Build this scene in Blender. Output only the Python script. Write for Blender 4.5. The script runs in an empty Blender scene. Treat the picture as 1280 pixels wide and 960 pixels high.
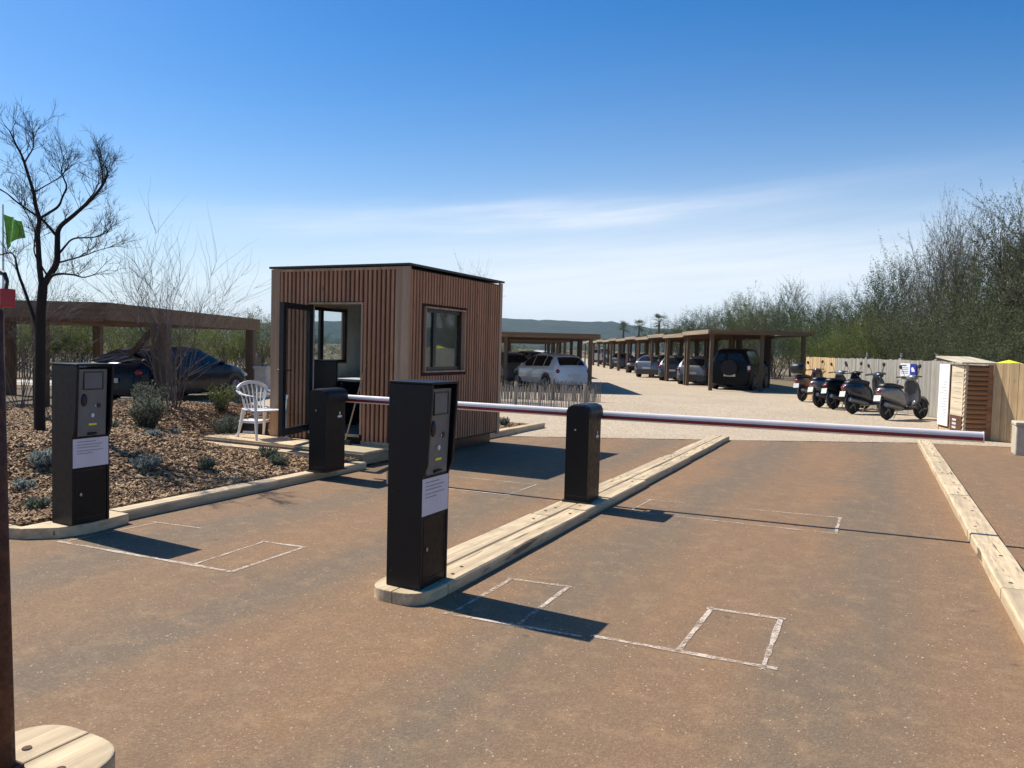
import bpy, math, random
from mathutils import Vector, Matrix, noise
R = math.radians
scene = bpy.context.scene
col = scene.collection
rnd = random.Random(7)
YAW = R(25.9); PITCH = math.atan(45/960); ROLL = R(1.5); CAMH = 1.65
cY, sY = math.cos(YAW), math.sin(YAW)

def UD(u, d, z=0.0):
    """frame of the carport rows: u metres to the right of, d metres along the rows"""
    return Vector((u*cY - d*sY, u*sY + d*cY, z))
def sstep(a, b, x):
    t = max(0., min(1., (x-a)/(b-a))); return t*t*(3-2*t)

# ------------------------------------------------------------------ materials
def lin(c):
    return tuple(((x/12.92) if x <= .04045 else ((x+.055)/1.055)**2.4) for x in c)
def newmat(name):
    m = bpy.data.materials.new(name); m.use_nodes = True
    nt = m.node_tree; return m, nt, nt.nodes['Principled BSDF']
def nd(nt, t, **kw):
    n = nt.nodes.new(t)
    for k, v in kw.items(): setattr(n, k, v)
    return n
def noise_n(nt, vec, scale, detail=4, rough=.55, sc=None):
    n = nd(nt, 'ShaderNodeTexNoise'); n.inputs['Scale'].default_value = scale
    n.inputs['Detail'].default_value = detail; n.inputs['Roughness'].default_value = rough
    if sc:
        mp = nd(nt, 'ShaderNodeMapping'); mp.inputs['Scale'].default_value = sc
        nt.links.new(vec, mp.inputs['Vector']); vec = mp.outputs[0]
    nt.links.new(vec, n.inputs['Vector']); return n.outputs['Fac']
def ramp(nt, fac, stops):
    r = nd(nt, 'ShaderNodeValToRGB'); el = r.color_ramp.elements
    while len(el) < len(stops): el.new(.5)
    for e, (p, c) in zip(el, stops):
        e.position = p; e.color = tuple(c)+((1,) if len(c) == 3 else ())
    nt.links.new(fac, r.inputs[0]); return r.outputs[0]
def mixc(nt, fac, a, b, mode='MIX'):
    m = nd(nt, 'ShaderNodeMix', data_type='RGBA', blend_type=mode)
    for s, v in ((m.inputs[0], fac), (m.inputs[6], a), (m.inputs[7], b)):
        if isinstance(v, (int, float)): s.default_value = v
        elif isinstance(v, tuple): s.default_value = v+((1,) if len(v) == 3 else ())
        else: nt.links.new(v, s)
    return m.outputs[2]
def mth(nt, op, a, b=None, c=None):
    m = nd(nt, 'ShaderNodeMath', operation=op)
    for i, v in enumerate((a, b, c)):
        if v is None: continue
        if isinstance(v, (int, float)): m.inputs[i].default_value = v
        else: nt.links.new(v, m.inputs[i])
    return m.outputs[0]
def coords(nt, kind='Object'):
    return nd(nt, 'ShaderNodeTexCoord').outputs[kind]
def bump(nt, b, h, strength=.3, dist=.01):
    n = nd(nt, 'ShaderNodeBump'); n.inputs['Strength'].default_value = strength; n.inputs['Distance'].default_value = dist
    nt.links.new(h, n.inputs['Height']); nt.links.new(n.outputs[0], b.inputs['Normal'])

def paint(name, c, rough=.4, metal=0., spec=.5, var=.12, scale=6, coat=0.):
    m, nt, b = newmat(name)
    v = coords(nt); f = noise_n(nt, v, scale, 5)
    c0 = tuple(x*(1-var) for x in c); c1 = tuple(min(1, x*(1+var)) for x in c)
    nt.links.new(ramp(nt, f, [(.3, c0), (.7, c1)]), b.inputs['Base Color'])
    nt.links.new(ramp(nt, noise_n(nt, v, scale*3, 3), [(.3, (rough*.8,)*3), (.7, (min(1, rough*1.25),)*3)]), b.inputs['Roughness'])
    b.inputs['Metallic'].default_value = metal
    b.inputs['Specular IOR Level'].default_value = spec
    b.inputs['Coat Weight'].default_value = coat; b.inputs['Coat Roughness'].default_value = .05
    return m
def wood(name, c, axis='z', grain=14, var=.35, rough=.75, knots=True, weather=False):
    m, nt, b = newmat(name); v = coords(nt)
    sc = {'x': (.08, 1, 1), 'y': (1, .08, 1), 'z': (1, 1, .08)}[axis]
    oi = nd(nt, 'ShaderNodeObjectInfo').outputs['Random']
    add = nd(nt, 'ShaderNodeVectorMath', operation='ADD'); nt.links.new(v, add.inputs[0])
    cmb = nd(nt, 'ShaderNodeCombineXYZ'); nt.links.new(mth(nt, 'MULTIPLY', oi, 31.), cmb.inputs[0]); nt.links.new(cmb.outputs[0], add.inputs[1])
    vv = add.outputs[0]
    g = noise_n(nt, vv, grain*3, 6, .65, sc); l = noise_n(nt, vv, 2.2, 4)
    d = tuple(x*(1-var) for x in c); u = tuple(min(1, x*(1+var*.6)) for x in c)
    cc = ramp(nt, g, [(.3, d), (.52, c), (.72, u)])
    cc = mixc(nt, mth(nt, 'MULTIPLY', l, .5), cc, tuple(x*.6 for x in c))
    bd = noise_n(nt, vv, 11, 1, .5, {'x': (.02, 1, 1), 'y': (1, .02, 1), 'z': (1, 1, .02)}[axis])
    cc = mixc(nt, ramp(nt, bd, [(.38, (.55,)*3), (.55, (0,)*3)]), cc, tuple(x*.5 for x in c))
    if weather:
        wn = noise_n(nt, vv, 3.1, 7, .75); ck = noise_n(nt, vv, 26, 3, .5, {'x': (.05, 1, .3), 'y': (1, .05, .3), 'z': (1, 1, .05)}[axis])
        cc = mixc(nt, ramp(nt, wn, [(.50, (0,)*3), (.68, (.6,)*3)]), cc, (.30, .245, .17))
        cc = mixc(nt, ramp(nt, ck, [(.30, (.85,)*3), (.35, (0,)*3)]), cc, (.10, .075, .05))
    if knots:
        k = nd(nt, 'ShaderNodeTexVoronoi'); k.inputs['Scale'].default_value = 4.5
        mp = nd(nt, 'ShaderNodeMapping'); mp.inputs['Scale'].default_value = {'x': (.35, 1, 1), 'y': (1, .35, 1), 'z': (1, 1, .35)}[axis]
        nt.links.new(vv, mp.inputs['Vector']); nt.links.new(mp.outputs[0], k.inputs['Vector'])
        cc = mixc(nt, ramp(nt, k.outputs['Distance'], [(.03, (.7,)*3), (.09, (0, 0, 0))]), cc, tuple(x*.35 for x in c))
    nt.links.new(cc, b.inputs['Base Color']); b.inputs['Roughness'].default_value = rough
    b.inputs['Specular IOR Level'].default_value = .25
    bump(nt, b, g, .35, .004); return m
def glassmat(name, tint=(.88, .92, .92), refl=.25, rough=.02, base=.75):
    m, nt, b = newmat(name); nt.nodes.remove(b)
    t = nd(nt, 'ShaderNodeBsdfTransparent'); t.inputs[0].default_value = tint+(1,)
    g = nd(nt, 'ShaderNodeBsdfGlossy'); g.inputs['Roughness'].default_value = rough
    lw = nd(nt, 'ShaderNodeLayerWeight'); lw.inputs[0].default_value = .5
    mx = nd(nt, 'ShaderNodeMixShader')
    nt.links.new(mth(nt, 'ADD', mth(nt, 'MULTIPLY', mth(nt, 'POWER', lw.outputs['Facing'], 4.), .7), .05), mx.inputs[0]); nt.links.new(t.outputs[0], mx.inputs[1]); nt.links.new(g.outputs[0], mx.inputs[2])
    nt.links.new(mx.outputs[0], nt.nodes['Material Output'].inputs[0]); return m
def leafmat(name, a, b_, c_, scale=1.2):
    m, nt, b = newmat(name)
    v = coords(nt); f = noise_n(nt, v, scale, 3); g = noise_n(nt, v, scale*14, 2)
    cc = ramp(nt, f, [(.35, a), (.52, b_), (.68, c_)])
    cc = mixc(nt, mth(nt, 'MULTIPLY', g, .55), cc, tuple(x*1.8 for x in b_))
    oi = nd(nt, 'ShaderNodeObjectInfo').outputs['Random']
    cc = mixc(nt, mth(nt, 'MULTIPLY', oi, .4), cc, c_)
    nt.links.new(cc, b.inputs['Base Color']); b.inputs['Roughness'].default_value = .65
    b.inputs['Specular IOR Level'].default_value = .3
    # thin leaves let some light through
    tr = nd(nt, 'ShaderNodeBsdfTranslucent'); nt.links.new(cc, tr.inputs[0])
    mx = nd(nt, 'ShaderNodeMixShader'); mx.inputs[0].default_value = .4
    nt.links.new(b.outputs[0], mx.inputs[1]); nt.links.new(tr.outputs[0], mx.inputs[2])
    nt.links.new(mx.outputs[0], nt.nodes['Material Output'].inputs[0]); return m

M = {}
def asphalt():
    m, nt, b = newmat('brown asphalt'); v = coords(nt)
    fine = noise_n(nt, v, 230, 3, .8); big = noise_n(nt, v, .42, 5, .62)
    trk = noise_n(nt, v, 1.1, 5, .6, (1.6, .13, 1)); mot = noise_n(nt, v, 5.5, 6, .72)
    vor = nd(nt, 'ShaderNodeTexVoronoi'); vor.inputs['Scale'].default_value = 125; nt.links.new(v, vor.inputs['Vector'])
    stone = ramp(nt, vor.outputs['Color'], [(.1, (.09, .055, .03)), (.5, (.205, .13, .076)), (.8, (.29, .20, .125)), (.97, (.52, .40, .27))])
    brown = mixc(nt, .36, (.262, .148, .074), stone)
    grey = mixc(nt, .26, (.16, .121, .082), stone)
    sx = nd(nt, 'ShaderNodeSeparateXYZ'); nt.links.new(v, sx.inputs[0])
    def band(c, w):
        d = mth(nt, 'ABSOLUTE', mth(nt, 'SUBTRACT', mth(nt, 'ADD', sx.outputs[0], mth(nt, 'MULTIPLY', mth(nt, 'SUBTRACT', big, .5), 1.1)), c))
        return mth(nt, 'MAXIMUM', mth(nt, 'SUBTRACT', 1., mth(nt, 'DIVIDE', d, w)), 0.)
    tr = band(-1.75, .55)
    for c in (-.1, -5.2, -3.7, -8.5): tr = mth(nt, 'ADD', tr, band(c, .55))
    tr = mth(nt, 'MULTIPLY', tr, mth(nt, 'ADD', .55, trk))
    patch = ramp(nt, mth(nt, 'ADD', mth(nt, 'MULTIPLY', trk, .6), mth(nt, 'MULTIPLY', big, .5)), [(.46, (0, 0, 0)), (.62, (1, 1, 1))])
    cc = mixc(nt, mth(nt, 'MINIMUM', mth(nt, 'ADD', mth(nt, 'MULTIPLY', tr, .8), mth(nt, 'MULTIPLY', patch, .45)), 1.), brown, grey)
    cc = mixc(nt, ramp(nt, fine, [(.33, (.55,)*3), (.48, (0,)*3)]), cc, (.045, .03, .02))
    cc = mixc(nt, ramp(nt, mot, [(.5, (0,)*3), (.72, (.4,)*3)]), cc, (.36, .235, .125))
    cc = mixc(nt, ramp(nt, noise_n(nt, v, 1.7, 6, .7), [(.58, (0,)*3), (.72, (.38,)*3)]), cc, (.12, .085, .06))
    # a few dark drips down the middle of the lanes
    dr = nd(nt, 'ShaderNodeTexVoronoi'); dr.inputs['Scale'].default_value = 1.9; nt.links.new(v, dr.inputs['Vector'])
    cc = mixc(nt, ramp(nt, dr.outputs['Distance'], [(.02, (.5,)*3), (.06, (0,)*3)]), cc, (.05, .04, .035))
    nt.links.new(cc, b.inputs['Base Color']); b.inputs['Roughness'].default_value = .88
    b.inputs['Specular IOR Level'].default_value = .25
    bump(nt, b, mth(nt, 'ADD', vor.outputs['Distance'], mth(nt, 'MULTIPLY', fine, .5)), .4, .004); return m
M['asphalt'] = asphalt()
def gravelmat(name, c, s=60, c2=None, bs=.5):
    m, nt, b = newmat(name); v = coords(nt)
    vor = nd(nt, 'ShaderNodeTexVoronoi'); vor.inputs['Scale'].default_value = s; nt.links.new(v, vor.inputs['Vector'])
    big = noise_n(nt, v, .3, 5, .6); mid = noise_n(nt, v, 4, 6, .7)
    st = ramp(nt, vor.outputs['Color'], [(.1, tuple(x*.6 for x in c)), (.5, c), (.95, tuple(min(.9, x*1.35) for x in c))])
    cc = mixc(nt, ramp(nt, big, [(.4, (0,)*3), (.65, (.6,)*3)]), st, c2 or tuple(x*.75 for x in c))
    cc = mixc(nt, ramp(nt, mid, [(.5, (0,)*3), (.75, (.55,)*3)]), cc, tuple(x*.7 for x in c))
    nt.links.new(cc, b.inputs['Base Color']); b.inputs['Roughness'].default_value = .95
    b.inputs['Specular IOR Level'].default_value = .15
    bump(nt, b, mth(nt, 'ADD', vor.outputs['Distance'], mid), bs, .012); return m
M['gravel'] = gravelmat('pale gravel', (.46, .375, .27), 38, (.38, .30, .21))
M['earth'] = gravelmat('dry earth', (.2, .15, .10), 12, (.14, .13, .07))
M['mulch'] = gravelmat('mulch soil', (.15, .09, .05), 45, (.10, .062, .036), .8)
M['chips'] = None
def chipmat():
    m, nt, b = newmat('wood chips'); v = coords(nt)
    n = nd(nt, 'ShaderNodeTexNoise'); n.inputs['Scale'].default_value = 14; nt.links.new(v, n.inputs['Vector'])
    g = noise_n(nt, v, 1.3, 3)
    cc = ramp(nt, n.outputs['Fac'], [(.34, (.09, .05, .026)), (.46, (.27, .16, .075)), (.55, (.46, .30, .155)), (.68, (.68, .51, .32))])
    cc = mixc(nt, mth(nt, 'MULTIPLY', g, .5), cc, (.16, .09, .05))
    nt.links.new(cc, b.inputs['Base Color']); b.inputs['Roughness'].default_value = .9; return m
M['chips'] = chipmat()
M['grit'] = paint('pale grit', (.44, .31, .20), .9, var=.45, scale=30)
M['timber'] = wood('kerb timber weathered', (.66, .51, .32), 'y', 12, .4, weather=True)
M['deckwood'] = wood('deck boards', (.74, .56, .35), 'x', 12, .3)
M['timberx'] = wood('kerb timber crosswise', (.62, .50, .33), 'x', 12, .4, weather=True)
M['post'] = wood('carport post', (.14, .098, .065), 'z', 12, .4)
M['beam'] = wood('carport beam', (.23, .148, .085), 'x', 12, .4)
M['beamp'] = wood('pale plank', (.36, .28, .19), 'y', 12, .35)
M['slat'] = wood('cladding slat', (.60, .30, .165), 'z', 16, .4)
M['backing'] = paint('cladding backing', (.05, .018, .013), .9)
M['board'] = wood('corner board', (.60, .39, .24), 'z', 14, .25, knots=False)
M['darkmetal'] = paint('anthracite metal', (.012, .013, .015), .35, var=.2)
M['cab'] = paint('black cabinet paint', (.0035, .004, .0055), .42, var=.25, spec=.25)
M['cabside'] = paint('charcoal side paint', (.0035, .0045, .008), .42, var=.2, spec=.3)
M['grey'] = paint('grey fascia', (.13, .135, .132), .45, var=.1)
M['black'] = paint('black plastic', (.01, .01, .011), .4)
M['white'] = paint('white plastic', (.72, .72, .70), .45, var=.04)
M['paper'] = paint('paper notice', (.62, .6, .66), .35, var=.06)
M['ink'] = paint('grey ink', (.25, .25, .27), .6)
M['yellow'] = paint('yellow slot', (.85, .78, .05), .4)
M['red'] = paint('red paint', (.36, .02, .025), .4)
M['armwhite'] = paint('boom white', (.74, .70, .68), .35, var=.05)
M['armred'] = paint('boom red', (.22, .012, .02), .4)
M['rust'] = paint('rusty steel', (.075, .028, .014), .8, var=.5, scale=20)
M['steel'] = paint('bare steel', (.4, .4, .4), .35, metal=.9)
M['steeldark'] = paint('dull steel', (.05, .05, .055), .45, metal=.6)
M['innergrey'] = paint('interior grey', (.5, .52, .51), .7)
M['floorgrey'] = paint('interior floor', (.18, .18, .17), .6)
M['glass'] = glassmat('window glass')
M['carglass'] = paint('dark car glass', (.008, .01, .011), .08, spec=.35, var=.05)
M['tyre'] = paint('tyre rubber', (.012, .012, .012), .8)
M['rim'] = paint('wheel alloy', (.2, .2, .21), .4, metal=.5)
M['tail'] = paint('tail lamp', (.25, .012, .015), .15, spec=.7)
M['lamp'] = paint('clear lamp', (.6, .62, .65), .12, spec=.8)
M['plate'] = paint('licence plate', (.62, .62, .58), .4)
M['carwhite'] = paint('white car paint', (.68, .68, .67), .25, var=.02, coat=.8)
M['carnavy'] = paint('navy car paint', (.003, .005, .011), .3, var=.1, coat=.12, spec=.2)
M['carblack'] = paint('black car paint', (.004, .004, .004), .38, var=.1, coat=.08, spec=.15)
M['carsilver'] = paint('silver car paint', (.17, .178, .185), .3, metal=.4, var=.05, coat=.6)
M['cargrey'] = paint('grey car paint', (.09, .095, .1), .3, metal=.4, coat=.6)
M['carred'] = paint('red car paint', (.3, .015, .015), .3, coat=.6)
M['bumper'] = paint('grey bumper', (.06, .06, .065), .5)
M['maroon'] = paint('maroon scooter paint', (.06, .02, .025), .25, coat=.6)
M['slate'] = paint('slate blue scooter paint', (.014, .02, .03), .3, coat=.5)
M['scsilver'] = paint('silver scooter paint', (.2, .205, .21), .3, metal=.3, coat=.6)
M['scgreen'] = paint('dark green scooter paint', (.012, .03, .025), .3, coat=.6)
M['paleply'] = wood('pale plywood', (.66, .56, .40), 'y', 8, .15, knots=False)
M['fencenew'] = wood('fence board fresh', (.64, .45, .24), 'z', 12, .3)
M['fencegrey'] = wood('fence board weathered', (.40, .37, .31), 'z', 12, .3)
M['log'] = wood('split log', (.42, .21, .095), 'x', 12, .35)
M['paling'] = wood('chestnut paling', (.46, .41, .34), 'z', 20, .45, knots=False)
M['palingd'] = wood('old paling', (.24, .205, .16), 'z', 20, .45, knots=False)
M['brownlabel'] = paint('brown label', (.09, .03, .015), .4)
M['blue'] = paint('sign blue', (.02, .03, .25), .4)
M['parasol'] = paint('yellow fabric', (.75, .72, .03), .8)
M['flag'] = paint('green flag cloth', (.16, .4, .04), .8, var=.3)
M['stone'] = paint('pale block', (.5, .43, .32), .85, var=.15)
M['concrete'] = paint('pale concrete', (.5, .47, .43), .85, var=.15)
M['bark'] = wood('dark bark', (.035, .027, .022), 'z', 30, .5, .9, knots=False)
M['barkg'] = wood('grey bark', (.10, .085, .07), 'z', 30, .5, .9, knots=False)
M['barkp'] = wood('pale twig bark', (.17, .14, .12), 'z', 30, .4, .9, knots=False)
M['leaf'] = leafmat('evergreen leaves', (.028, .045, .016), (.055, .08, .026), (.10, .125, .045))
M['leafy'] = leafmat('yellow green leaves', (.055, .075, .018), (.11, .14, .032), (.19, .21, .06))
M['leaft'] = leafmat('tamarisk foliage', (.07, .07, .042), (.105, .11, .065), (.15, .155, .095))
M['leafb'] = leafmat('brownish foliage', (.07, .062, .034), (.095, .098, .046), (.105, .13, .05))
M['leafg'] = leafmat('grey green leaves', (.06, .075, .05), (.10, .12, .085), (.17, .19, .15), 6)
M['leafs'] = leafmat('silver leaves', (.12, .14, .13), (.2, .23, .21), (.3, .33, .3), 6)
def hillmat():
    m, nt, b = newmat('wooded hill'); v = coords(nt)
    f = noise_n(nt, v, .012, 8, .7); g = noise_n(nt, v, .05, 5, .7)
    cc = ramp(nt, f, [(.35, (.018, .03, .014)), (.55, (.035, .05, .022)), (.72, (.07, .075, .04))])
    cc = mixc(nt, ramp(nt, g, [(.68, (0,)*3), (.75, (.8,)*3)]), cc, (.3, .26, .2))
    nt.links.new(cc, b.inputs['Base Color']); b.inputs['Roughness'].default_value = .9; b.inputs['Specular IOR Level'].default_value = .1; return m
M['hill'] = hillmat()
def chalkmat():
    m, nt, b = newmat('chalk line'); v = coords(nt)
    b.inputs['Base Color'].default_value = (.62, .52, .42, 1); b.inputs['Roughness'].default_value = .95
    t = nd(nt, 'ShaderNodeBsdfTransparent'); mx = nd(nt, 'ShaderNodeMixShader')
    f = mth(nt, 'ADD', mth(nt, 'MULTIPLY', noise_n(nt, v, 55, 3, .7), .6), mth(nt, 'MULTIPLY', noise_n(nt, v, 5, 4, .6), .5))
    nt.links.new(ramp(nt, f, [(.44, (0,)*3), (.62, (.85,)*3)]), mx.inputs[0])
    nt.links.new(t.outputs[0], mx.inputs[1]); nt.links.new(b.outputs[0], mx.inputs[2])
    nt.links.new(mx.outputs[0], nt.nodes['Material Output'].inputs[0]); return m
M['chalk'] = chalkmat()

# ------------------------------------------------------------------ mesh helpers
class MB:
    def __init__(s): s.v = []; s.f = []; s.m = []
    def add(s, vs, fs, mi=0):
        o = len(s.v); s.v += [tuple(p) for p in vs]; s.f += [tuple(i+o for i in f) for f in fs]; s.m += [mi]*len(fs)
        return s
    def box(s, c, d, rz=0, mi=0, rot=None, nobottom=False):
        x, y, z = (k/2 for k in d); mt = rot if rot else Matrix.Rotation(rz, 3, 'Z'); c = Vector(c)
        vs = [c + mt @ Vector(p) for p in ((-x,-y,-z),(x,-y,-z),(x,y,-z),(-x,y,-z),(-x,-y,z),(x,-y,z),(x,y,z),(-x,y,z))]
        fs = [(4,5,6,7),(0,1,5,4),(1,2,6,5),(2,3,7,6),(3,0,4,7)]
        if not nobottom: fs.append((3,2,1,0))
        return s.add(vs, fs, mi)
    def bb(s, x0, x1, y0, y1, z0, z1, mi=0):
        return s.box(((x0+x1)/2, (y0+y1)/2, (z0+z1)/2), (abs(x1-x0), abs(y1-y0), abs(z1-z0)), 0, mi)
    def bar(s, p, q, w, h, mi=0):
        p, q = Vector(p), Vector(q); d = q-p; L = d.length
        y = d.normalized(); up = Vector((0,0,1)) if abs(y.z) < .95 else Vector((1,0,0))
        x = y.cross(up).normalized(); z = x.cross(y)
        mt = Matrix((x, y, z)).transposed()
        return s.box((p+q)/2, (w, L, h), rot=mt, mi=mi)
    def tube(s, pts, rs, n=8, mi=0, cap=True):
        pts = [Vector(p) for p in pts]
        if isinstance(rs, (int, float)): rs = [rs]*len(pts)
        vs = []; ref = None
        for i, p in enumerate(pts):
            d = (pts[min(i+1, len(pts)-1)]-pts[max(i-1, 0)]).normalized()
            if ref is None or abs(ref.dot(d)) > .98: ref = Vector((0,0,1)) if abs(d.z) < .9 else Vector((1,0,0))
            a = d.cross(ref).normalized(); b = d.cross(a); ref = -b if False else ref
            for k in range(n):
                t = 2*math.pi*k/n; vs.append(p + a*math.cos(t)*rs[i] + b*math.sin(t)*rs[i])
        fs = [(i*n+k, i*n+(k+1) % n, (i+1)*n+(k+1) % n, (i+1)*n+k) for i in range(len(pts)-1) for k in range(n)]
        if cap: fs += [tuple(range(n))[::-1], tuple(range((len(pts)-1)*n, len(pts)*n))]
        return s.add(vs, fs, mi)
    def prism(s, poly, a, b, axis='z', mi=0):
        """poly of 2D points extruded from a to b along axis (x: poly is (y,z); y: (x,z); z: (x,y))"""
        def P(u, v, w): return {'x': (w, u, v), 'y': (u, w, v), 'z': (u, v, w)}[axis]
        n = len(poly); vs = [P(u, v, a) for u, v in poly]+[P(u, v, b) for u, v in poly]
        fs = [(i, (i+1) % n, n+(i+1) % n, n+i) for i in range(n)]+[tuple(range(n))[::-1], tuple(range(n, 2*n))]
        return s.add(vs, fs, mi)
    def ell(s, c, r, nu=14, nv=9, mi=0, rot=None):
        c = Vector(c); vs = []; mt = rot or Matrix.Identity(3)
        for j in range(nv+1):
            ph = math.pi*j/nv
            for i in range(nu):
                t = 2*math.pi*i/nu
                vs.append(c + mt @ Vector((r[0]*math.sin(ph)*math.cos(t), r[1]*math.sin(ph)*math.sin(t), r[2]*math.cos(ph))))
        return s.add(vs, [(j*nu+i, j*nu+(i+1) % nu, (j+1)*nu+(i+1) % nu, (j+1)*nu+i) for j in range(nv) for i in range(nu)], mi)
    def loft(s, rings, mi=0, cap=True):
        """rings: list of lists of points, same count"""
        n = len(rings[0]); vs = [p for r in rings for p in r]
        fs = [(i*n+k, i*n+(k+1) % n, (i+1)*n+(k+1) % n, (i+1)*n+k) for i in range(len(rings)-1) for k in range(n)]
        if cap: fs += [tuple(range(n))[::-1], tuple(range((len(rings)-1)*n, len(rings)*n))]
        return s.add(vs, fs, mi)
    def build(s, name, mat, parent=None, smooth=False, bev=0, seg=2, mesh_only=False):
        me = bpy.data.meshes.new(name); me.from_pydata(s.v, [], s.f)
        mats = mat if isinstance(mat, (list, tuple)) else [mat]
        for m in mats: me.materials.append(M[m] if isinstance(m, str) else m)
        if len(mats) > 1: me.polygons.foreach_set('material_index', s.m)
        if smooth: me.polygons.foreach_set('use_smooth', [True]*len(me.polygons))
        me.update()
        if mesh_only: return me
        o = bpy.data.objects.new(name, me); col.objects.link(o)
        if parent: o.parent = parent
        if bev:
            b = o.modifiers.new('bevel', 'BEVEL'); b.width = bev; b.segments = seg; b.limit_method = 'ANGLE'; b.angle_limit = R(40)
        return o
def tag(o, label=None, cat=None, group=None, kind=None):
    if label: o['label'] = label
    if cat: o['category'] = cat
    if group: o['group'] = group
    if kind: o['kind'] = kind
    return o
def thing(name, label, cat, loc=(0,0,0), rz=0, group=None):
    o = bpy.data.objects.new(name, None); col.objects.link(o); o.empty_display_size = .2
    o.location = loc; o.rotation_euler = (0, 0, rz); return tag(o, label, cat, group)
def copy_tree(o, parent=None):
    kids = [c for c in bpy.data.objects if c.parent == o]
    c = o.copy(); col.objects.link(c); c.parent = parent
    for k in kids: copy_tree(k, c)
    return c
def setting(o): o['kind'] = 'structure'; return o
def ring(cy, cz, hw, hz, n=16, p=2.6, cx=0.0):
    out = []
    for k in range(n):
        t = 2*math.pi*k/n; c, s_ = math.cos(t), math.sin(t)
        out.append((cx + hw*math.copysign(abs(c)**(2/p), c), cy, cz + hz*math.copysign(abs(s_)**(2/p), s_)))
    return out

# ------------------------------------------------------------------ setting: ground
def hbed(x, y):
    u = x*cY + y*sY; d = -x*sY + y*cY
    dx = max(-9.5-x, x+6.0, 0); dy = max(8.3-y, y-12.2, 0); dd = math.hypot(dx, dy)
    h = .38*sstep(-6.35, -8.7, x)*sstep(3.85, 5.2, y)*sstep(.1, 1.6, dd)
    h *= 1-sstep(-7.2, -8.5, u)*sstep(11.5, 14.5, d)*.85
    h *= 1-sstep(14, 16.5, d)*.8
    return .10 + h + .03*noise.noise(Vector((x*1.1, y*1.1, 0)))*min(1, h*5)
def sheet(name, poly, z, mat):
    mb = MB(); mb.add([(x, y, z) for x, y in poly], [tuple(range(len(poly)))])
    return setting(mb.build(name, mat))
sheet('ground', [(-6000, -3000), (6000, -3000), (6000, 9000), (-6000, 9000)], -.03, 'earth')
sheet('gravel_lot', [(-6.4, 12.8), (-2.8, 14.9), (.7, 17.05), (2.45, 17.45), (3.4, 18.2), (1.6, 24.5), (-2.7, 31.6)]+[tuple(UD(a, b).xy) for a, b in ((14, 37), (14, 190), (-8.5, 190), (-8.5, 28.9), (-30, 28.6))]+[(-60, 13), (-14, 2), (-9, 8.4), (-9, 12)], 0, 'gravel')
# road: gridded sheet with an uneven gravel edge
mb = MB()
edge = []
N = 120
for i in range(N+1):
    x = -6.7 + (9.6)*i/N
    yb = 12.65 + (x+6.4)*.60 if x < .7 else 17.0 + (x-.7)*.22
    edge.append((x, yb + .16*noise.noise(Vector((x*2.2, 0, 3))) + .08*noise.noise(Vector((x*9, 0, 3)))))
mb.add([(x, y, .004) for x, y in edge]+[(x, -14., .004) for x, y in edge], [(i, N+1+i, N+2+i, i+1) for i in range(N)])
setting(mb.build('road', 'asphalt'))
sheet('roadside_path', [(2.9, -14), (14, -14), (14, 18.2), (2.9, 17.4)], .003, 'asphalt')
sheet('approach_road', [(-6.7, -14), (-30, -14), (-30, 3.72), (-6.7, 3.72)], .003, 'asphalt')
# loose grit where the gravel meets the road, and scattered over it
def pebbles(name, pts, mat, s0, s1):
    mb = MB()
    for x, y, z in pts:
        s = rnd.uniform(s0, s1); a = rnd.uniform(0, 6.28); k = rnd.uniform(.5, 1)
        ca, sa = math.cos(a)*s, math.sin(a)*s
        mb.add([(x+ca, y+sa, z), (x-sa*k, y+ca*k, z), (x-ca, y-sa, z), (x+sa*k, y-ca*k, z), (x+ca*.2, y+sa*.2, z+s*.45)], [(0,1,4), (1,2,4), (2,3,4), (3,0,4)])
    return mb.build(name, mat)
pts = []
for _ in range(6500):
    x = rnd.uniform(-6.3, 2.5); yb = 12.65 + (x+6.4)*.6 if x < .7 else 17 + (x-.7)*.22
    pts.append((x, yb + rnd.gauss(.3, .7), .004))
for _ in range(2600):
    x = rnd.choice([-6.0, -2.5, -3.1, .55, 1.05]) + rnd.gauss(0, .14); pts.append((x, rnd.uniform(1.5, 15), .004))
for _ in range(5200):
    pts.append((rnd.uniform(-7, 3), 1.0+abs(rnd.gauss(0, 5)), .004))
for _ in range(2500):
    pts.append((rnd.gauss(-3.6, 1.5), rnd.gauss(2.9, 1.0), .004))
pts = [p for p in pts if not (-2.99 < p[0] < -2.56 and (p[1] > 4.0 or p[1] < 1.97)) and not (.58 < p[0] < 1.02) and not (p[0] < -6.02 and p[1] > 3.7)]
tag(pebbles('loose_grit', pts, 'grit', .003, .008), 'fine pale grit lying loose over the brown road', 'grit', kind='stuff')
pts = [(rnd.uniform(-12, 6), 17.5+abs(rnd.gauss(0, 7)), 0) for _ in range(9000)]
pts = [p for p in pts if p[1] > 13.5 + (p[0]+6.4)*.6]
tag(pebbles('gravel_stones', pts, 'gravel', .010, .030), 'pale stones lying on the gravel lot', 'gravel', kind='stuff')

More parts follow.
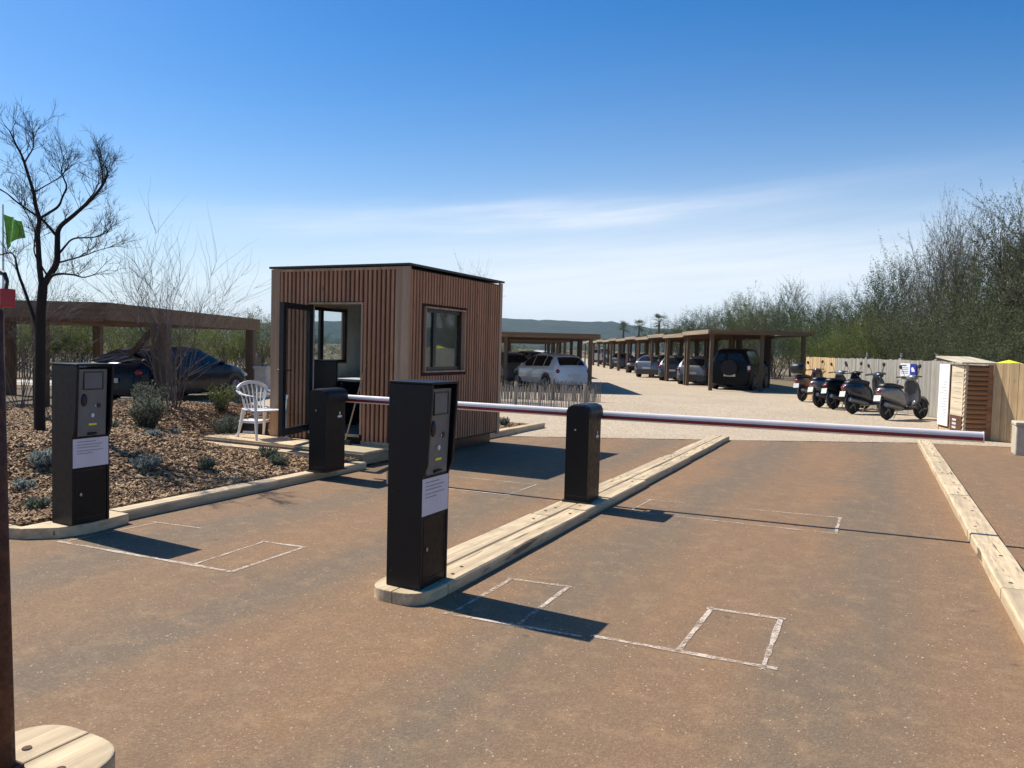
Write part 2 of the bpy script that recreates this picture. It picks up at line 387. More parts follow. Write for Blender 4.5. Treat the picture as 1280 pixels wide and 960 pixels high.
# planting bed mound
def inbed(x, y):
    u = x*cY + y*sY; d = -x*sY + y*cY
    return x < -6.3 and y > 3.85 and d < 17.2 and not (x > -9.25 and y > 8.35)
mb = MB(); nx, ny = 110, 110; vi = {}
X0, X1, Y0, Y1 = -19.0, -6.28, 3.84, 17.
for j in range(ny+1):
    for i in range(nx+1):
        x = X0+(X1-X0)*i/nx; y = Y0+(Y1-Y0)*j/ny
        z = hbed(x, y); d = -x*sY+y*cY
        z = z*(1-sstep(16, 17.2, d)) - .02*sstep(16.4, 17.2, d)
        mb.v.append((x, y, z))
for j in range(ny):
    for i in range(nx):
        x = X0+(X1-X0)*(i+.5)/nx; y = Y0+(Y1-Y0)*(j+.5)/ny
        if inbed(x, y) or (x > -9.3 and 8.3 < y < 8.6): mb.f.append((j*(nx+1)+i, j*(nx+1)+i+1, (j+1)*(nx+1)+i+1, (j+1)*(nx+1)+i)); mb.m.append(0)
setting(mb.build('planting_bed', 'mulch', smooth=True))
mb = MB()
def chip(mb, x, y, z, L, w):
    a = rnd.uniform(0, 3.14); e = rnd.uniform(-.45, .45)
    mt = Matrix.Rotation(a, 3, 'Z') @ Matrix.Rotation(e, 3, 'Y') @ Matrix.Rotation(rnd.uniform(-.5, .5), 3, 'X')
    mb.box((x, y, z+.006+abs(e)*L*.3), (L, w, .006), rot=mt, nobottom=True)
n = 0
while n < 44000:
    d = rnd.uniform(5.5, 17); u = rnd.uniform(-.68, -.1)*d
    p = UD(u, d)
    if rnd.random() > (7.5/d)**.8: continue
    if inbed(p.x, p.y): chip(mb, p.x, p.y, hbed(p.x, p.y), rnd.uniform(.016, .060)*(1+.02*d), rnd.uniform(.006, .016)*(1+.03*d)); n += 1
tag(mb.build('mulch_chips', 'chips'), 'tan wood chips covering the planting bed mound', 'wood chips', kind='stuff')
# small bed behind the booth
mb = MB(); mb.bb(-9.5, -6.5, 11.95, 14.6, -.02, .075)
setting(mb.build('gravel_bed', 'mulch'))
mb = MB()
for _ in range(1800): chip(mb, rnd.uniform(-9, -6.52), rnd.uniform(12.2, 14.5), .075, rnd.uniform(.03, .08), rnd.uniform(.01, .03))
tag(mb.build('bed_chips', 'chips'), 'wood chips on the small bed behind the booth', 'wood chips', kind='stuff')

# chalk markings
def chalk(pts, w=.018, closed=False):
    mb = MB()
    for a, b in zip(pts[:-1], pts[1:]):
        a, b = Vector(a), Vector(b); d = (b-a); L = d.length; t = d.normalized(); nrm = Vector((-t.y, t.x)); k = max(2, int(L/.08))
        L_ = []
        for i in range(k+1):
            p = a + t*(L*i/k) + nrm*.006*noise.noise(Vector((a.x*9+i*.9, a.y*7, 1))); ww = w*(.8+.5*noise.noise(Vector((i*.6, a.y*5, a.x*5))))
            L_.append((p+nrm*ww, p-nrm*ww))
        o = len(mb.v)
        for p, q in L_: mb.v += [(p.x, p.y, .0085), (q.x, q.y, .0085)]
        for i in range(k): mb.f.append((o+2*i, o+2*i+1, o+2*i+3, o+2*i+2)); mb.m.append(0)
    return setting(mb.build('chalk_marking', 'chalk'))
chalk([(-2.34, 4.03), (-2.33, 4.89)]); chalk([(-2.36, 4.87), (-1.89, 4.92)]); chalk([(-1.91, 4.93), (-1.90, 4.09)])
chalk([(-2.38, 4.03), (-1.5, 4.09)]); chalk([(-1.46, 4.13), (-.44, 4.18)], .024)
chalk([(-.96, 4.14), (-.94, 5.0)], .02); chalk([(-.97, 4.96), (-.49, 5.0)], .02); chalk([(-.52, 5.02), (-.51, 4.13)], .02)
chalk([(-5.9, 3.9), (-4.1, 4.0)], .022); chalk([(-4.12, 3.99), (-4.14, 4.8)]); chalk([(-4.12, 4.78), (-4.55, 4.74)]); chalk([(-4.53, 4.76), (-4.49, 4.0)], .013)
chalk([(-5.85, 3.95), (-5.8, 4.75)], .012); chalk([(-5.85, 4.75), (-5.3, 4.8)], .012)
chalk([(-2.3, 7.58), (-.33, 7.68)], .014); chalk([(-.35, 7.66), (-.35, 8.5)], .016); chalk([(-.34, 8.48), (-1.4, 8.37)], .012)
chalk([(-2.3, 7.6), (-2.28, 8.3)], .012); chalk([(-2.35, 8.3), (-1.9, 8.35)], .012)
chalk([(-5.6, 7.55), (-3.7, 7.66)], .016); chalk([(-3.75, 7.66), (-3.73, 8.45)], .014); chalk([(-3.7, 8.45), (-4.8, 8.38)], .012)

# ------------------------------------------------------------------ timber kerbs
def bolt(mb, x, y, z, r=.014):
    mb.tube([(x, y, z-.002), (x, y, z+.0025)], r, 10)
def wobble_plank(x0, x1, y0, y1, z0, z1, mb=None, sl=0.0):
    """a sawn sleeper along y with a slightly wandering edge and worn corners"""
    mb = mb or MB(); n = max(3, int((y1-y0)/.3)); rings = []
    sd = rnd.uniform(0, 99)
    for i in range(n+1):
        y = y0+(y1-y0)*i/n
        a = .010*noise.noise(Vector((y*1.3, sd, 0))); b = .010*noise.noise(Vector((y*1.3, sd, 5))); c = .006*noise.noise(Vector((y*1.1, sd, 9))); a += sl*(y-y0); b += sl*(y-y0)
        rings.append([(x0+a, y, z0), (x0+a, y, z1+c-.012), (x0+a+.012, y, z1+c), (x1+b-.012, y, z1+c), (x1+b, y, z1+c-.012), (x1+b, y, z0)])
    mb.loft(rings); return mb
def nose(cx0, cx1, y, z0, z1, ry, flip=1, half=0):
    """rounded end cut from one timber; half -1 left, 1 right"""
    cx = (cx0+cx1)/2; rx = (cx1-cx0)/2; pts = []
    rng = {0: (0, 1), -1: (0, .5), 1: (.5, 1)}[half]
    for i in range(13):
        t = math.pi*(rng[0]+(rng[1]-rng[0])*i/12)
        ct, st = math.cos(t), math.sin(t)
        pts.append((cx - rx*math.copysign(abs(ct)**.6, ct), y - flip*ry*abs(st)**.6))
    if half: pts.append((cx+half*.003, y))
    if half == -1: pts[-2] = (cx-.003, pts[-2][1])
    if half == 1: pts[0] = (cx+.003, pts[0][1])
    return MB().prism(pts, z0, z1, 'z')
k = thing('timber_kerb', 'pale double timber kerb island running between the two lanes', 'kerb', (0, 0, 0))
for hf in (-1, 1):
    nose(-2.985, -2.545, 4.35, 0, .083, .33, 1, hf).build('nose_block', 'timber', k, bev=.006)
ys = [(4.355, 6.6, 4.355, 7.0), (6.605, 8.95, 7.005, 9.1), (8.955, 11.2, 9.105, 11.5), (11.205, 13.3, 11.505, 13.5), (13.305, 15.0, 13.505, 14.9)]
for a, b, c, d in ys:
    tp = .012*(a-4.3)/10*2
    for (x0, x1, p, q) in ((-2.985+tp*2, -2.769, a, b), (-2.763, -2.545-tp*3, c, d)):
        m_ = wobble_plank(x0, x1, p, q-.006, 0, .085)
        pl = m_.build('sleeper', 'timber', k)
        bm_ = MB()
        for yy in (p+.18, p+.36, q-.2): bolt(bm_, (x0+x1)/2+rnd.uniform(-.04, .04), yy, .086)
        bm_.build('bolt_hole', 'rust', pl)
k = thing('timber_kerb', 'single row timber kerb along the right side of the right lane', 'kerb')
y = 2.2
while y < 16.5:
    L = 2.0; xo = .80 - .0155*(y-5)
    y2 = min(y+L, 16.75)
    m_ = wobble_plank(xo, xo+.225, y, y2-.008, 0, .09, None, -.0155)
    pl = m_.build('sleeper', 'timber', k); bm_ = MB()
    for yy in (y+.15, y+1.0, y2-.2): bolt(bm_, xo+.10+rnd.uniform(-.04, .04), yy, .091)
    bm_.build('bolt_hole', 'rust', pl); y = y2
k = thing('timber_kerb', 'timber kerb bordering the mulch bed and bending round the left ticket machine', 'kerb')
for a, b in ((4.62, 6.6), (6.605, 8.25)):
    wobble_plank(-6.36, -6.11 if a > 5 else -6.10, a, b-.006, 0, .095).build('sleeper', 'timber', k)
def arcpoly(r0, r1, cx, cy, a0, a1, n=6):
    P = [(cx+r1*math.cos(a0+(a1-a0)*i/n), cy+r1*math.sin(a0+(a1-a0)*i/n)) for i in range(n+1)]
    return P + [(cx+r0*math.cos(a1-(a1-a0)*i/n), cy+r0*math.sin(a1-(a1-a0)*i/n)) for i in range(n+1)]
# corner pieces the ticket machine stands on
MB().prism([(-6.40, 4.61), (-5.99, 4.61), (-5.93, 4.2), (-6.0, 3.97), (-6.2, 3.8), (-6.38, 3.74)], 0, .092, 'z').build('corner_block', 'timber', k, bev=.006)
MB().prism([(-6.41, 4.03), (-6.385, 3.738), (-6.9, 3.70), (-6.9, 3.99)], 0, .093, 'z').build('corner_block', 'timberx', k, bev=.006)
for a in (-6.905, -8.905, -10.905, -12.905):
    MB().bb(a-1.99, a, 3.70, 3.99, 0, .092).build('sleeper', 'timberx', k, bev=.008)
k = thing('timber_kerb', 'short timber kerb at the small bed behind the booth', 'kerb')
wobble_plank(-6.54, -6.36, 11.95, 13.3, 0, .11).build('sleeper', 'timber', k)
wobble_plank(-6.55, -6.37, 13.31, 14.75, 0, .10).build('sleeper', 'timber', k)
k = thing('timber_kerb', 'rounded end of the nearest timber kerb at the bottom left', 'kerb')
for hf in (-1, 1):
    o = nose(-2.985, -2.44, 1.59, 0, .12, .33, -1, hf).build('nose_block', 'timber', k, bev=.008)
    hb = MB()
    for yy in (1.73, 1.60): bolt(hb, -2.71+hf*.12+(.03 if yy > 1.7 else -.02), yy - (.03 if hf > 0 else 0), .1215, .017)
    hb.build('bolt_hole', 'rust', o)
    (wobble_plank(-2.985, -2.716, -.6, 1.582, 0, .12) if hf < 0 else wobble_plank(-2.71, -2.44, -.6, 1.582, 0, .12)).build('sleeper', 'timber', k)

# ------------------------------------------------------------------ ticket machines (local: base centre, front = +x)
def ticket_machine():
    t = thing('ticket_machine', '', 'ticket machine')
    h = 1.32
    # body with slanted recess; side cheeks stand proud and taper down
    MB().bb(-.155, .115, -.19, .19, .0, h-.02).build('body', 'cab', t, bev=.006)
    poly = [(-.16, 0), (.12, 0), (.12, .72), (.155, .80), (.185, h-.05), (.185, h), (-.165, h)]
    for s_ in (-1, 1):
        MB().prism(poly, s_*.192, s_*.222, 'y').build('side_cheek', 'cabside', t, bev=.005)
    MB().bb(-.168, .19, -.224, .224, h+.001, h+.016).build('top_cover', 'cab', t, bev=.004)
    f = MB().prism([(.116, .735), (.124, .735), (.150, h-.03), (.116, h-.03)], -.165, .165, 'y').build('fascia', 'grey', t)
    # fascia surface: x = .124 + (z-.735)*.0460
    fx = lambda z: .124+(z-.735)*.046
    fr = MB()
    for a in ((1.12, 1.128), (1.262, 1.27)): fr.bb(fx(1.2)-.002, fx(1.2)+.010, -.115, .115, a[0], a[1])
    for a in (-.115, .107): fr.bb(fx(1.2)-.002, fx(1.2)+.009, a, a+.008, 1.129, 1.261)
    fr.build('screen_frame', 'black', f)
    MB().bb(fx(1.2)-.003, fx(1.2)+.005, -.106, .106, 1.129, 1.261).build('screen', 'grey', f)
    MB().ell((fx(1.04), -.10, 1.035), (.018, .036, .055), 14, 8).build('card_reader', 'black', t, True)
    MB().tube([(fx(.9)-.002, .0, .905), (fx(.9)+.012, .0, .905)], .017, 14).build('button', 'white', t, False)
    MB().tube([(fx(.98)-.002, .075, .985), (fx(.98)+.007, .075, .985)], .020, 14).build('speaker', 'black', t)
    MB().tube([(fx(.98)-.002, .03, .985), (fx(.98)+.008, .03, .985)], .009, 10).build('key_lock', 'steel', t)
    MB().bb(fx(.825)-.004, fx(.825)+.008, -.04, .05, .822, .838).build('ticket_slot', 'yellow', t)
    MB().prism([(.118, .735), (.15, .755), (.118, .765)], -.05, .05, 'y').build('ticket_tray', 'black', t)
    sg = MB().bb(.1165, .1225, -.215, .205, .475, .715).build('paper_notice', 'paper', t)
    tx = MB()
    for i, (z, w) in enumerate(((.685, .22), (.66, .3), (.638, .26), (.61, .31), (.588, .18))): tx.bb(.1226, .1232, -.17, -.17+w, z, z+.006)
    tx.build('faint_print', 'ink', sg)
    sm_ = MB(); sm_.bb(.1165, .1185, -.17, -.166, .05, .45); sm_.bb(.1165, .1185, .166, .17, .05, .45); sm_.bb(.1165, .1185, -.165, .165, .446, .45); sm_.bb(.1165, .1185, -.165, .165, .05, .054)
    sm_.build('door_seam', 'steeldark', t)
    MB().tube([(.116, -.12, .25), (.121, -.12, .25)], .014, 12).build('key_lock', 'steel', t)
    for zz in (.1, .62, 1.2): MB().tube([(-.12, -.2225, zz), (-.12, -.2245, zz)], .006, 8).build('screw', 'steeldark', t)
    MB().bb(-.185, -.158, -.20, -.17, .66, .74).build('hinge', 'steel', t)
    return t
tm = ticket_machine()
tm.location = (-2.725, 4.28, .084); tm.scale = (.93, .76, 1.0); tag(tm, 'black ticket machine on the rounded end of the centre kerb island', group='ticket machines of the two lanes')
t2 = copy_tree(tm); t2.location = (-6.06, 4.22, .093); tag(t2, 'black ticket machine at the corner of the mulch bed on the left')

# ------------------------------------------------------------------ barriers (local: base centre; arm to +x)
def barrier(L, yaw):
    t = thing('barrier', '', 'barrier')
    h = .99; w = .124
    prof = [(-w, 0), (w, 0), (w, h-.06), (w*.85, h-.02), (w*.45, h), (-w*.45, h), (-w*.85, h-.02), (-w, h-.06)]
    MB().prism(prof, -.205, .17, 'y').build('cabinet', 'cab', t, bev=.006)
    prof2 = [(-w-.004, h-.14), (w+.004, h-.14), (w+.004, h-.055), (w*.87, h-.014), (w*.46, h+.008), (-w*.46, h+.008), (-w*.87, h-.014), (-w-.004, h-.055)]
    MB().prism(prof2, -.165, .215, 'y').build('lid', 'cabside', t, bev=.006)
    MB().bb(-w-.02, w+.02, -.225, .19, -.002, .012).build('foot_plate', 'darkmetal', t)
    MB().tube([(-.02, -.208, .74), (-.02, -.203, .74)], .010, 10).build('key_lock', 'steel', t)
    sm_ = MB(); sm_.bb(-w+.02, w-.02, -.2065, -.2048, .06, .063)
    sm_.build('door_seam', 'steeldark', t)
    b = MB(); b.ell((w+.003, .06, .66), (.003, .045, .016), 12, 6); b.ell((w+.003, .06, .70), (.003, .012, .02), 10, 6)
    b.build('badge', 'white', t)
    MB().tube([(0, .17, .86), (0, .29, .86)], .06, 16).build('pivot', 'darkmetal', t)
    a = MB(); n = 20; d = Vector((math.cos(yaw), math.sin(yaw), 0)); nr = Vector((-d.y, d.x, 0)); p0 = Vector((-.22, .30, .862))
    for i, s_ in enumerate((0, L)):
        for kk in range(n):
            t_ = 2*math.pi*kk/n; c_, q = math.cos(t_), math.sin(t_)
            a.v.append(tuple(p0 + d*s_ + nr*(.030*math.copysign(abs(c_)**.75, c_)) + Vector((0, 0, .048*math.copysign(abs(q)**.75, q)))))
    for kk in range(n):
        t_ = 2*math.pi*(kk+.5)/n; zz = math.sin(t_); side = math.cos(t_)
        a.f.append((kk, (kk+1) % n, n+(kk+1) % n, n+kk)); a.m.append(1 if (abs(side) > .55 and -.6 < zz < .0) else 0)
    a.f.append(tuple(range(n))[::-1]); a.f.append(tuple(range(n, 2*n))); a.m += [0, 0]
    ar = a.build('boom', ['armwhite', 'armred'], t)
    e = MB(); e.box(p0+d*(L+.003), (.010, .064, .10), yaw); e.build('end_cap', 'armwhite', ar, bev=.003)
    return t
b1 = barrier(3.85, R(4.2)); b1.location = (-2.80, 7.52, .092); tag(b1, 'black barrier on the centre island, its long white and red boom across the right lane', group='lane barriers')
b2 = barrier(3.35, R(1.0)); b2.location = (-6.095, 7.44, .102); tag(b2, 'black barrier in front of the booth deck, its boom across the left lane', group='lane barriers')

# ------------------------------------------------------------------ booth
bx0, bx1, by0, by1, bz0, bz1 = -8.5, -6.0, 9.0, 11.88, .16, 2.76
bo = thing('booth', 'small flat roofed booth clad in reddish vertical timber slats', 'booth', (-7.25, 9.0, 0))
def bpart(mb, name, mat, parent=bo, **kw):
    o = mb.build(name, mat, parent, **kw)
    if parent is bo: o.location = (7.25, -9.0, 0)
    return o
door = (-7.74, -6.80, .34, 2.22); wr = (9.44, 10.62, 1.26, 2.22); wl = (9.75, 10.72, 1.30, 2.26)
T = .10
# structural walls (inside face grey, outside dark backing) with openings
def wall_y(mb, y0, y1, x0, x1, z0, z1, op):     # wall in XZ
    a, b, c, d = op
    mb.bb(x0, a, y0, y1, z0, z1); mb.bb(b, x1, y0, y1, z0, z1); mb.bb(a, b, y0, y1, d, z1); mb.bb(a, b, y0, y1, z0, c)
def wall_x(mb, x0, x1, y0, y1, z0, z1, op):
    a, b, c, d = op
    mb.bb(x0, x1, y0, a, z0, z1); mb.bb(x0, x1, b, y1, z0, z1); mb.bb(x0, x1, a, b, d, z1); mb.bb(x0, x1, a, b, z0, c)
w1 = MB(); wall_y(w1, by0+.03, by0+.07, bx0+.03, bx1-.03, bz0+.02, bz1-.03, door); bpart(w1, 'front_wall', 'backing')
w2 = MB(); wall_x(w2, bx1-.07, bx1-.03, by0+.07, by1-.03, bz0+.02, bz1-.03, wr); bpart(w2, 'side_wall', 'backing')
w3 = MB(); wall_x(w3, bx0+.03, bx0+.07, by0+.07, by1-.03, bz0+.02, bz1-.03, wl); bpart(w3, 'side_wall', 'backing')
w4 = MB(); w4.bb(bx0+.07, bx1-.07, by1-.07, by1-.03, bz0+.02, bz1-.03); bpart(w4, 'rear_wall', 'backing')
li = MB()
wall_y(li, by0+.072, by0+.10, bx0+.10, bx1-.10, .34, bz1-.1, door); wall_x(li, bx1-.10, bx1-.072, by0+.10, by1-.10, .34, bz1-.1, wr)
wall_x(li, bx0+.072, bx0+.10, by0+.10, by1-.10, .34, bz1-.1, wl); li.bb(bx0+.10, bx1-.10, by1-.10, by1-.072, .34, bz1-.1)
li.bb(bx0+.08, bx1-.08, by0+.08, by1-.08, bz1-.098, bz1-.06)
bpart(li, 'interior_lining', 'innergrey')
fl = MB(); fl.bb(bx0+.08, bx1-.08, by0+.035, by1-.08, .20, .338); bpart(fl, 'floor', 'floorgrey')
# slats
sl = MB(); pitch = .078; ws = .042
def slat_spans(c, lo, hi, op):
    a, b, z0, z1 = op
    if a-.05 < c < b+.05: return [(lo, z0-.05), (z1+.04, hi)] if z0-lo > .2 else [(z1+.04, hi)]
    return [(lo, hi)]
x = bx0+.20
while x < bx1-.23:
    for a, b in slat_spans(x, bz0+.05, bz1-.05, door):
        sl.bb(x-ws/2, x+ws/2, by0, by0+.029, a, b)
    x += pitch
bpart(sl, 'slat_cladding', 'slat')
for (X_, s_, op) in ((bx1, 1, wr), (bx0, -1, wl)):
    sl = MB(); y = by0+.08
    while y < by1-.12:
        for a, b in slat_spans(y, bz0+.05, bz1-.05, op):
            sl.bb(X_-s_*.029, X_, y-ws/2, y+ws/2, a, b)
        y += pitch
    bpart(sl, 'slat_cladding', 'slat')
sl = MB(); x = bx0+.15
while x < bx1-.1:
    sl.bb(x-ws/2, x+ws/2, by1-.029, by1, bz0+.05, bz1-.05); x += pitch
bpart(sl, 'slat_cladding', 'slat')
# boards
bpart(MB().bb(bx1-.22, bx1+.006, by0-.006, by0+.028, bz0, bz1-.01), 'corner_board', 'board', bev=.003)
bpart(MB().bb(bx1-.028, bx1+.005, by0+.029, by0+.05, bz0, bz1-.011), 'corner_board', 'board', bev=.003)
bpart(MB().bb(bx0-.006, bx0+.16, by0-.006, by0+.028, bz0, bz1-.01), 'corner_board', 'board', bev=.003)
bpart(MB().bb(bx1-.028, bx1+.006, by1-.09, by1+.006, bz0, bz1-.01), 'corner_board', 'board', bev=.003)
bpart(MB().bb(bx0+.161, bx1-.221, by0-.003, by0+.027, bz1-.05, bz1-.012), 'top_batten', 'board')
bpart(MB().bb(door[1]+.02, bx1-.221, by0-.003, by0+.027, bz0+.03, bz0+.09), 'bottom_batten', 'board')
tr = MB(); tr.bb(door[0]-.03, door[1]+.03, by0-.012, by0+.11, door[3]+.001, door[3]+.03); tr.bb(door[1]+.001, door[1]+.028, by0-.012, by0+.11, door[2], door[3])
bpart(tr, 'door_surround', 'board')
bpart(MB().bb(door[0], door[1], by0-.02, by0+.033, door[2]-.04, door[2]), 'threshold', 'steel')
bpart(MB().bb(bx0-.03, bx1+.03, by0-.03, by1+.03, bz1, bz1+.032), 'roof', 'darkmetal', bev=.004)
bpart(MB().bb(bx0+.12, bx1-.12, by0+.12, by1-.1, .0, bz0+.019), 'plinth', 'black')
# side window: deep wooden reveal, black two light frame set back
def window_x(Xo, s_, op, depth=.11):
    a, b, c, d = op
    rv = MB(); x0, x1 = sorted((Xo+s_*.012, Xo-s_*depth))
    rv.bb(x0, x1, a, a+.022, c, d); rv.bb(x0, x1, b-.022, b, c, d); rv.bb(x0, x1, a+.022, b-.022, d-.022, d); rv.bb(x0, x1, a+.022, b-.022, c, c+.022)
    r_ = bpart(rv, 'window_reveal', 'board')
    fr = MB(); xa, xb = sorted((Xo-s_*(depth-.05), Xo-s_*depth)); A, B, C_, D_ = a+.023, b-.023, c+.023, d-.023; w_ = .055
    fr.bb(xa, xb, A, A+w_, C_, D_); fr.bb(xa, xb, B-w_, B, C_, D_); fr.bb(xa, xb, A+w_, B-w_, D_-w_, D_); fr.bb(xa, xb, A+w_, B-w_, C_, C_+w_)
    mid = A+(B-A)*.30; fr.bb(xa, xb, mid-.04, mid+.04, C_+w_, D_-w_)
    f_ = bpart(fr, 'window', 'darkmetal')
    xm = (xa+xb)/2
    g = MB(); g.bb(xm-.006, xm+.006, A+w_, mid-.04, C_+w_, D_-w_); g.bb(xm-.006, xm+.006, mid+.04, B-w_, C_+w_, D_-w_)
    gg = g.build('pane', 'glass', f_)
window_x(bx1, 1, wr); window_x(bx0, -1, wl)
# open door leaf
hx, hy = door[0]+.02, by0-.012
ang = math.atan2(-.90, .25)
dl = bpart(MB(), 'placeholder', 'black'); bpy.data.objects.remove(dl)
leaf = bpy.data.objects.new('door', None)
m_ = MB(); W_, Z0, Z1 = .91, .345, 2.20
m_.bb(0, .09, -.03, .03, Z0, Z1); m_.bb(W_-.09, W_, -.03, .03, Z0, Z1); m_.bb(.09, W_-.09, -.03, .03, Z1-.08, Z1); m_.bb(.09, W_-.09, -.03, .03, Z0, Z0+.10)
leaf = m_.build('door', 'darkmetal', bo); leaf.location = (hx+7.25, hy-9.0, 0); leaf.rotation_euler = (0, 0, ang)
leaf['label'] = 'glazed black door leaf standing open'
MB().bb(.09, W_-.09, -.008, .008, Z0+.10, Z1-.08).build('pane', 'glass', leaf)
hd = MB()
for s_ in (-1, 1): hd.tube([(W_-.05, s_*.03, 1.26), (W_-.05, s_*.075, 1.26), (W_-.17, s_*.075, 1.26)], .009, 8)
hd.build('handle', 'darkmetal', leaf)
# interior furniture
ds = thing('desk', 'pale topped desk along the wall inside the booth', 'desk', (-8.0, 10.75, .34))
MB().bb(-.38, .38, -.75, .75, .70, .735).build('desktop', 'white', ds, bev=.004)
MB().bb(-.36, .34, -.73, -.70, 0, .699).build('side_panel', 'cabside', ds)
MB().bb(-.36, .34, .70, .73, 0, .699).build('side_panel', 'cabside', ds)
MB().bb(.30, .33, -.69, .69, .1, .699).build('front_panel', 'cabside', ds)
oc = thing('office_chair', 'black office chair inside the booth behind the open door', 'chair', (-8.05, 9.72, .34), R(220))
MB().box((0, 0, .46), (.46, .46, .08)).build('seat', 'black', oc, bev=.03)
MB().box((0, -.22, .78), (.42, .07, .52)).build('backrest', 'black', oc, bev=.03)
c_ = MB(); c_.tube([(0, 0, .05), (0, 0, .42)], .03, 10); 
for i in range(5):
    a = i*1.2566; c_.bar((0, 0, .08), (.28*math.cos(a), .28*math.sin(a), .05), .04, .03)
c_.build('base', 'black', oc)
for s_ in (-1, 1): MB().tube([(s_*.24, .05, .46), (s_*.27, .05, .66), (s_*.27, -.16, .66)], .018, 8).build('armrest', 'black', oc)
# deck in front of the booth
dk = thing('wooden_deck', 'low sunlit timber deck in front of the booth door', 'deck', (-7.7, 8.7, 0))
p = MB(); y = 8.36
for i in range(5):
    p.box((-7.72-(-7.7), y+.062-8.7, .186), (2.98, .122, .028)); y += .128
p.build('deck_boards', 'deckwood', dk, bev=.003)
p = MB(); p.bb(-1.5, 1.46, -.36, -.32, .03, .17); p.bb(1.42, 1.46, -.318, .28, .03, .17); p.bb(-1.5, -1.46, -.318, .28, .03, .17)
p.build('fascia_board', 'beamp', dk, bev=.003)
MB().bb(-1.6, .9, -.62, -.42, .02, .145).build('step', 'deckwood', dk, bev=.004)
st = thing('broom_handle', 'thin brown broom handle leaning by the booth doorway', 'broom', (-6.93, 8.84, .201))
MB().tube([(0, 0, .06), (.235, .14, 1.16)], .011, 8).build('pole', 'board', st)
MB().box((-.005, -.003, .035), (.20, .04, .07)).build('brush', 'black', st, bev=.004)

# ------------------------------------------------------------------ white plastic chair (local: faces +y)
pc = thing('plastic_chair', 'white moulded plastic garden chair on the deck left of the booth', 'chair', (-8.42, 8.74, .201), R(-104))
MB().prism([(-.21, -.20), (.21, -.20), (.24, .22), (.20, .25), (-.20, .25), (-.24, .22)], .41, .43, 'z').build('seat', 'white', pc, bev=.008)
bk = MB()
for i in range(7):
    f = (i-3)/3; xb = f*.15; xt = f*.235
    pts = [Vector((xb, -.20, .42)), Vector((xb*1.2, -.235, .58)), Vector((xt, -.27, .74)), Vector((xt*1.0, -.295, .80-.045*abs(f)**2))]
    for a, b in zip(pts[:-1], pts[1:]): bk.bar(a, b, .022 if abs(f) < 1 else .05, .012)
arc = [Vector((.25*math.sin(t), -.30+.03*(1-math.cos(t*1.2)), .70+.125*math.cos(t))) for t in [(-1.45+2.9*i/12) for i in range(13)]]
for a, b in zip(arc[:-1], arc[1:]): bk.bar(a, b, .02, .05)
bk.build('backrest', 'white', pc)
for s_ in (-1, 1):
    am = MB(); P = [Vector((s_*.25, -.27, .70)), Vector((s_*.29, -.1, .66)), Vector((s_*.30, .12, .645)), Vector((s_*.28, .22, .64)), Vector((s_*.26, .24, .60)), Vector((s_*.25, .235, .42))]
    for a, b in zip(P[:-1], P[1:]): am.bar(a, b, .05, .014)
    am.build('armrest', 'white', pc)
    lg = MB(); lg.tube([(s_*.24, .23, .43), (s_*.255, .27, 0)], [.032, .017], 6); lg.build('leg', 'white', pc)
    lg = MB(); lg.tube([(s_*.18, -.20, .43), (s_*.22, -.30, 0)], [.032, .017], 6); lg.build('leg', 'white', pc)
cr = thing('storage_crate', 'small black crate with a pale lid beside the plastic chair', 'crate', (-8.98, 9.15, .02), R(10))
MB().bb(-.17, .17, -.14, .14, .0, .34).build('crate_body', 'black', cr, bev=.01)
MB().bb(-.18, .18, -.15, .15, .341, .385).build('lid', 'white', cr, bev=.008)
MB().bb(-.10, .10, -.148, -.141, .14, .22).build('handle', 'white', cr)

# ------------------------------------------------------------------ carports
def carport(L, W, nposts, zt, fw, slats=True, hh=.2, pw=.15, mid=True):
    """local: origin near aisle corner on the ground, +y along the row, +x away from the aisle"""
    t = thing('carport', '', 'carport')
    for j in range(nposts):
        y = L*j/(nposts-1)
        for x in ((0, W*.55, W) if mid else (0, W)):
            MB().bb(x-pw/2, x+pw/2, y-pw/2, y+pw/2, -.02, zt-hh-.001).build('post', 'post', t, bev=.006)
            br = MB()
        cb = MB().bb(-fw, W+fw, y-.05, y+.05, zt-hh, zt-.072)
        cb.build('cross_beam', 'beam', t)
    ov = .35
    for x in (-fw-.05, W+fw+.001):
        MB().bb(x, x+.05, -ov, L+ov, zt-hh-.02, zt-.03).build('edge_board', 'beamp', t)
    for y in (-ov-.045, L+ov+.001):
        MB().bb(-fw+.001, W+fw-.001, y, y+.044, zt-hh-.018, zt-.031).build('end_board', 'beam', t)
    s_ = MB(); x = -fw+.04; 
    while x < W+fw-.1:
        s_.bb(x, x+.13, -ov-.03, L+ov+.03, zt-.07, zt-.035 if False else zt-.028); x += .152
    s_.build('roof_slats', 'beam', t)
    return t
RR = YAW
def at_row(o, u, d, rz=RR): o.location = UD(u, d); o.rotation_euler = (0, 0, rz)
c0 = carport(4.5, 4.05, 2, 2.72, .22)
tail_lbl = ['nearest carport of the right row, sheltering the black off roader', 'second carport of the right row, over the silver hatchbacks', 'third carport of the right row', 'fourth carport of the right row', 'fifth carport of the right row', 'sixth carport of the right row', 'seventh carport of the right row', 'eighth carport of the right row', 'ninth carport of the right row', 'tenth carport of the right row', 'eleventh carport of the right row', 'farthest carport of the right row']
for i, lb in enumerate(tail_lbl):
    c = c0 if i == 0 else copy_tree(c0)
    at_row(c, 8.78, 34.0 + 9.4*i*.5*1.06); tag(c, lb, group='carports in the right row')
    if i % 2: c.location.z = -.07
c1 = carport(4.6, 7.4, 2, 2.30, .30)
